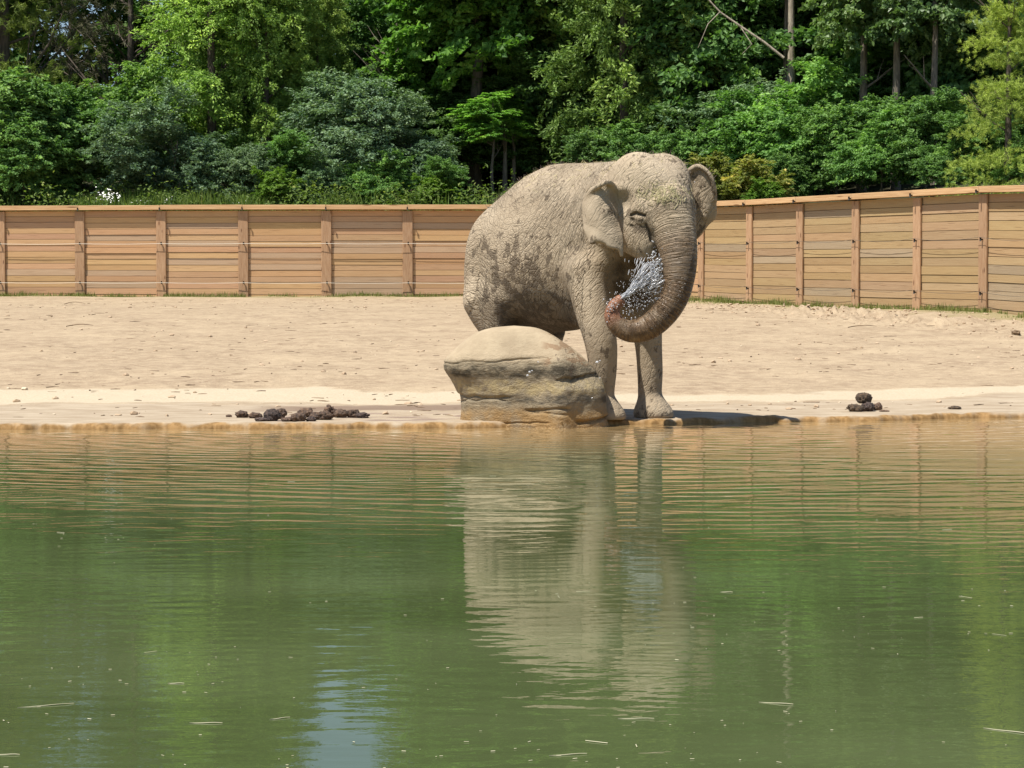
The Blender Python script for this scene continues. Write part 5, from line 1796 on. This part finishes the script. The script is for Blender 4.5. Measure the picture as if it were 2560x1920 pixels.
def build_straw():
    r = np.random.default_rng(33)
    Ms = simple_mat('straw', (0.50, 0.42, 0.20), (0.66, 0.58, 0.33), 4, 0.7)
    Mg = simple_mat('hay', (0.26, 0.24, 0.12), (0.45, 0.40, 0.22), 4, 0.7)
    W = EL_W
    nv = len(W)
    nor = np.zeros(nv * 3, dtype=np.float32)
    EL_ME.vertices.foreach_get('normal', nor)
    nor = nor.reshape(-1, 3).astype(float)
    up = nor[:, 2] > 0.05
    fore = np.exp(-((W - at(1655, 488, 19.45)) ** 2 / np.array([.17, .3, .08]) ** 2).sum(1))
    crown = np.exp(-((W - at(1640, 410, 19.8)) ** 2 / np.array([.35, .35, .10]) ** 2).sum(1)) * 0.35
    back = np.exp(-((W - at(1400, 430, 20.8)) ** 2 / np.array([.55, .6, .14]) ** 2).sum(1)) * 0.30
    for name, pw, k, m, L0, L1, wd, label in (('hay_on_forehead', fore, 300, Mg, .02, .08, .0017, 'tangle of greenish hay stuck to the elephant forehead'),
                                          ('straw_on_back', crown + back, 190, Ms, .015, .10, .0014, 'loose straw scattered over the elephant head and back')):
        w = pw * up
        i = r.choice(nv, k, p=w / w.sum())
        N_ = nor[i]
        A = unit(k, r)
        A = A - (A * N_).sum(1)[:, None] * N_ * 0.85
        P = W[i] + N_ * 0.006
        L = r.uniform(L0, L1, k)
        tag(obj(name, slivers(name, P, A, N_, L, np.full(k, wd) * r.uniform(.7, 1.4, k), m)), label, 'straw', kind='stuff')
    # bristles along the outline of head and back: part of the elephant
    Mh, nt, p = mat('bristle')
    p.inputs['Base Color'].default_value = (0.16, 0.12, 0.09, 1)
    w = (nor[:, 2] > 0.35) * (EL_L[:, 2] > 2.05)
    k = 1500
    i = r.choice(nv, k, p=w / w.sum())
    A = nor[i] + r.normal(0, .35, (k, 3))
    L = r.uniform(.015, .05, k)
    A /= np.linalg.norm(A, axis=1)[:, None]
    me = slivers('bristles', W[i] + A * (L / 2)[:, None] - np.array(EO), A, unit(k, r), L, np.full(k, .0011), Mh)
    o = obj('bristles', me, elephant)
    o['kind'] = 'stuff'


build_straw()


def build_spray():
    r = np.random.default_rng(55)
    m, nt, p = mat('sprayed_water')
    p.inputs['Base Color'].default_value = (0.93, 0.95, 1.0, 1)
    p.inputs['Roughness'].default_value = 0.12
    p.inputs['IOR'].default_value = 1.33
    p.inputs['Transmission Weight'].default_value = 0.6
    mb = MB()

    def blob(q, sc, A=None):
        V = ICO1 * (1 + r.normal(0, .06, (len(ICO1), 1)))
        if A is not None:
            A = A / np.linalg.norm(A)
            B = np.cross(A, [0, 1, 0.2])
            B /= np.linalg.norm(B)
            C = np.cross(A, B)
            V = V[:, :1] * A * sc[0] + V[:, 1:2] * B * sc[1] + V[:, 2:] * C * sc[2]
        else:
            V = V * sc
        mb.add(V + q, ICO1F)
    D0 = 19.33
    tip = np.array([1556, 745.0])
    # jet: streaks from the trunk tip fanning up to the hollow of the trunk
    for _ in range(480):
        t = r.random() ** 0.8
        ang = r.normal(0, 0.20)
        ang *= 0.55 + 0.9 * t
        dirp = np.array([math.cos(-0.72 + ang), math.sin(-0.72 + ang)])
        dist = 118 * t
        q = tip + dirp * dist
        q[1] += 10 * t * t
        w3 = at(q[0], q[1], D0 + r.normal(0, 0.02 + .05 * t))
        if q[0] > 1662:
            continue
        A = at(q[0] + dirp[0] * 10, q[1] + dirp[1] * 10, D0) - at(q[0], q[1], D0)
        s = r.uniform(.0014, .0042) * (0.8 + .6 * t)
        blob(w3, (s * r.uniform(2, 11), s, s), A)
    # the solid core of the jet near the tip
    for _ in range(46):
        t = r.uniform(0.02, 0.5)
        ang = r.normal(0, 0.10)
        dirp = np.array([math.cos(-0.72 + ang), math.sin(-0.72 + ang)])
        q = tip + dirp * 118 * t + r.normal(size=2) * 3.5
        A = at(q[0] + dirp[0] * 10, q[1] + dirp[1] * 10, D0) - at(q[0], q[1], D0)
        s = r.uniform(.004, .008)
        blob(at(q[0], q[1], D0 + r.normal(0, .02)), (s * r.uniform(5, 10), s, s * .7), A)
    # crash against the trunk: lumps and crown of splash
    for _ in range(230):
        c = np.array([1640, 668]) + r.normal(size=2) * np.array([13, 20])
        if c[0] > 1664:
            continue
        A = np.array([r.normal(), 0.2, r.normal() + .4])
        s = r.uniform(.0025, .007)
        blob(at(c[0], c[1], D0 - 0.02 + r.normal(0, .04)), (s * r.uniform(1, 3), s, s * r.uniform(.5, 1)), A)
    # falling drops below the jet
    for _ in range(380):
        t = r.random()
        q = np.array([1560 + 95 * t + r.normal() * 6, 745 - 55 * t + abs(r.normal()) * 34])
        if q[0] > 1655 - max(0, q[1] - 730) * 0.6 or q[1] > 802:
            continue
        s = r.uniform(.0018, .0065)
        blob(at(q[0], q[1], D0 + r.normal(0, .05)), (s, s, s * r.uniform(.8, 1.5)))
    # flying drops above and round the trunk tip
    for _ in range(70):
        q = np.array([1535 + abs(r.normal()) * 70, 0.0])
        q[1] = 740 - (q[0] - 1535) * r.uniform(.6, 1.3) + r.normal() * 14
        s = r.uniform(.0018, .0055)
        blob(at(q[0], q[1], D0 + r.normal(0, .06)), (s, s, s))
    for _ in range(40):
        s = r.uniform(.003, .008)
        blob(at(1532 + r.normal() * 11, 762 + r.normal() * 13, 19.27), (s, s, s))
    # a few drops flying over the boulder
    for px, py, s in ((1493, 906, .016), (1324, 930, .012), (1319, 939, .013), (1330, 927, .008), (1500, 902, .008), (1345, 905, .007), (1500, 945, .006), (1555, 852, .006), (1480, 995, .007), (1526, 800, .010), (1518, 805, .008)):
        blob(at(px, py, 19.3), (s, s, s * .9))
    me = mb.mesh('water_spray', True, [m])
    tag(obj('water_spray', me), 'burst of white water drops blown from the trunk tip towards the mouth', 'water spray', kind='stuff')


build_spray()


def build_floaters():
    r = np.random.default_rng(66)
    Mf = simple_mat('floating_straw', (0.28, 0.27, 0.16), (0.46, 0.43, 0.30), 4, 0.6)
    k = 620
    y = 5.0 + 9.0 * r.random(k) ** 1.5
    x = (r.random(k) - .5) * 0.54 * y
    n = fbm(np.c_[x, y, x * 0], 0.8, 441, 3)
    keep = r.random(k) < np.clip((n - .45) * 6.0, .05, 1)
    x, y = x[keep], y[keep]
    m = len(x)
    a = r.normal(0, .8, m)
    A = np.stack([np.cos(a), np.sin(a), np.zeros(m)], -1)
    z = wave_height(x, y) - 0.0015 + 0.002
    L = np.where(r.random(m) < .05, r.uniform(.03, .07, m), r.uniform(.003, .014, m))
    me = slivers('floating_bits', np.c_[x, y, z], A, np.tile([0, 0, 1.0], (m, 1)), L, r.uniform(.0006, .0014, m), Mf)
    tag(obj('floating_bits', me), 'many tiny bits of chaff floating on the pond', 'chaff', kind='stuff')
    for px, py, L, ang, label in ((115, 1770, .16, 8, 'long pale straw floating at the lower left'), (1590, 1803, .10, 0, 'straight pale straw floating below the elephant reflection'),
                                  (1940, 1764, .10, -6, 'pale bluish straw floating right of the elephant reflection'), (1816, 1483, .05, 0, 'short whitish stalk with pale ends floating at mid right'),
                                  (515, 1814, .09, 0, 'pinkish straw floating left of the blue sky reflection'), (700, 1803, .06, 10, 'greenish straw floating just left of the blue reflection'),
                                  (1420, 1895, .10, 5, 'forked pale straw floating at the bottom centre'), (2520, 1835, .14, -12, 'long thin straw floating at the lower right edge'),
                                  (20, 1895, .06, 0, 'pinkish chip floating in the lower left corner'), (440, 1714, .05, 0, 'small pinkish chip floating on the left half of the pond')):
        d = CAMZ * FPX / (py - HORIZON)
        q = at(px, py, d)
        z = float(wave_height(np.array([q[0]]), np.array([q[1]]))[0]) - 0.0015
        a = R(ang) * 3
        P = [np.array([math.cos(a) * L * t, math.sin(a) * L * t, 0.0015 + .0008 * math.sin(6 * t)]) for t in np.linspace(-.5, .5, 6)]
        V, F = tube(P, [.001, .0016, .0017, .0016, .0014, .001], 6)
        tag(obj('floating_straw', mesh_np('floating_straw', V, F, True, [Mf]), None, (q[0], q[1], z)), label, 'straw', 'single straws on the pond')


build_floaters()
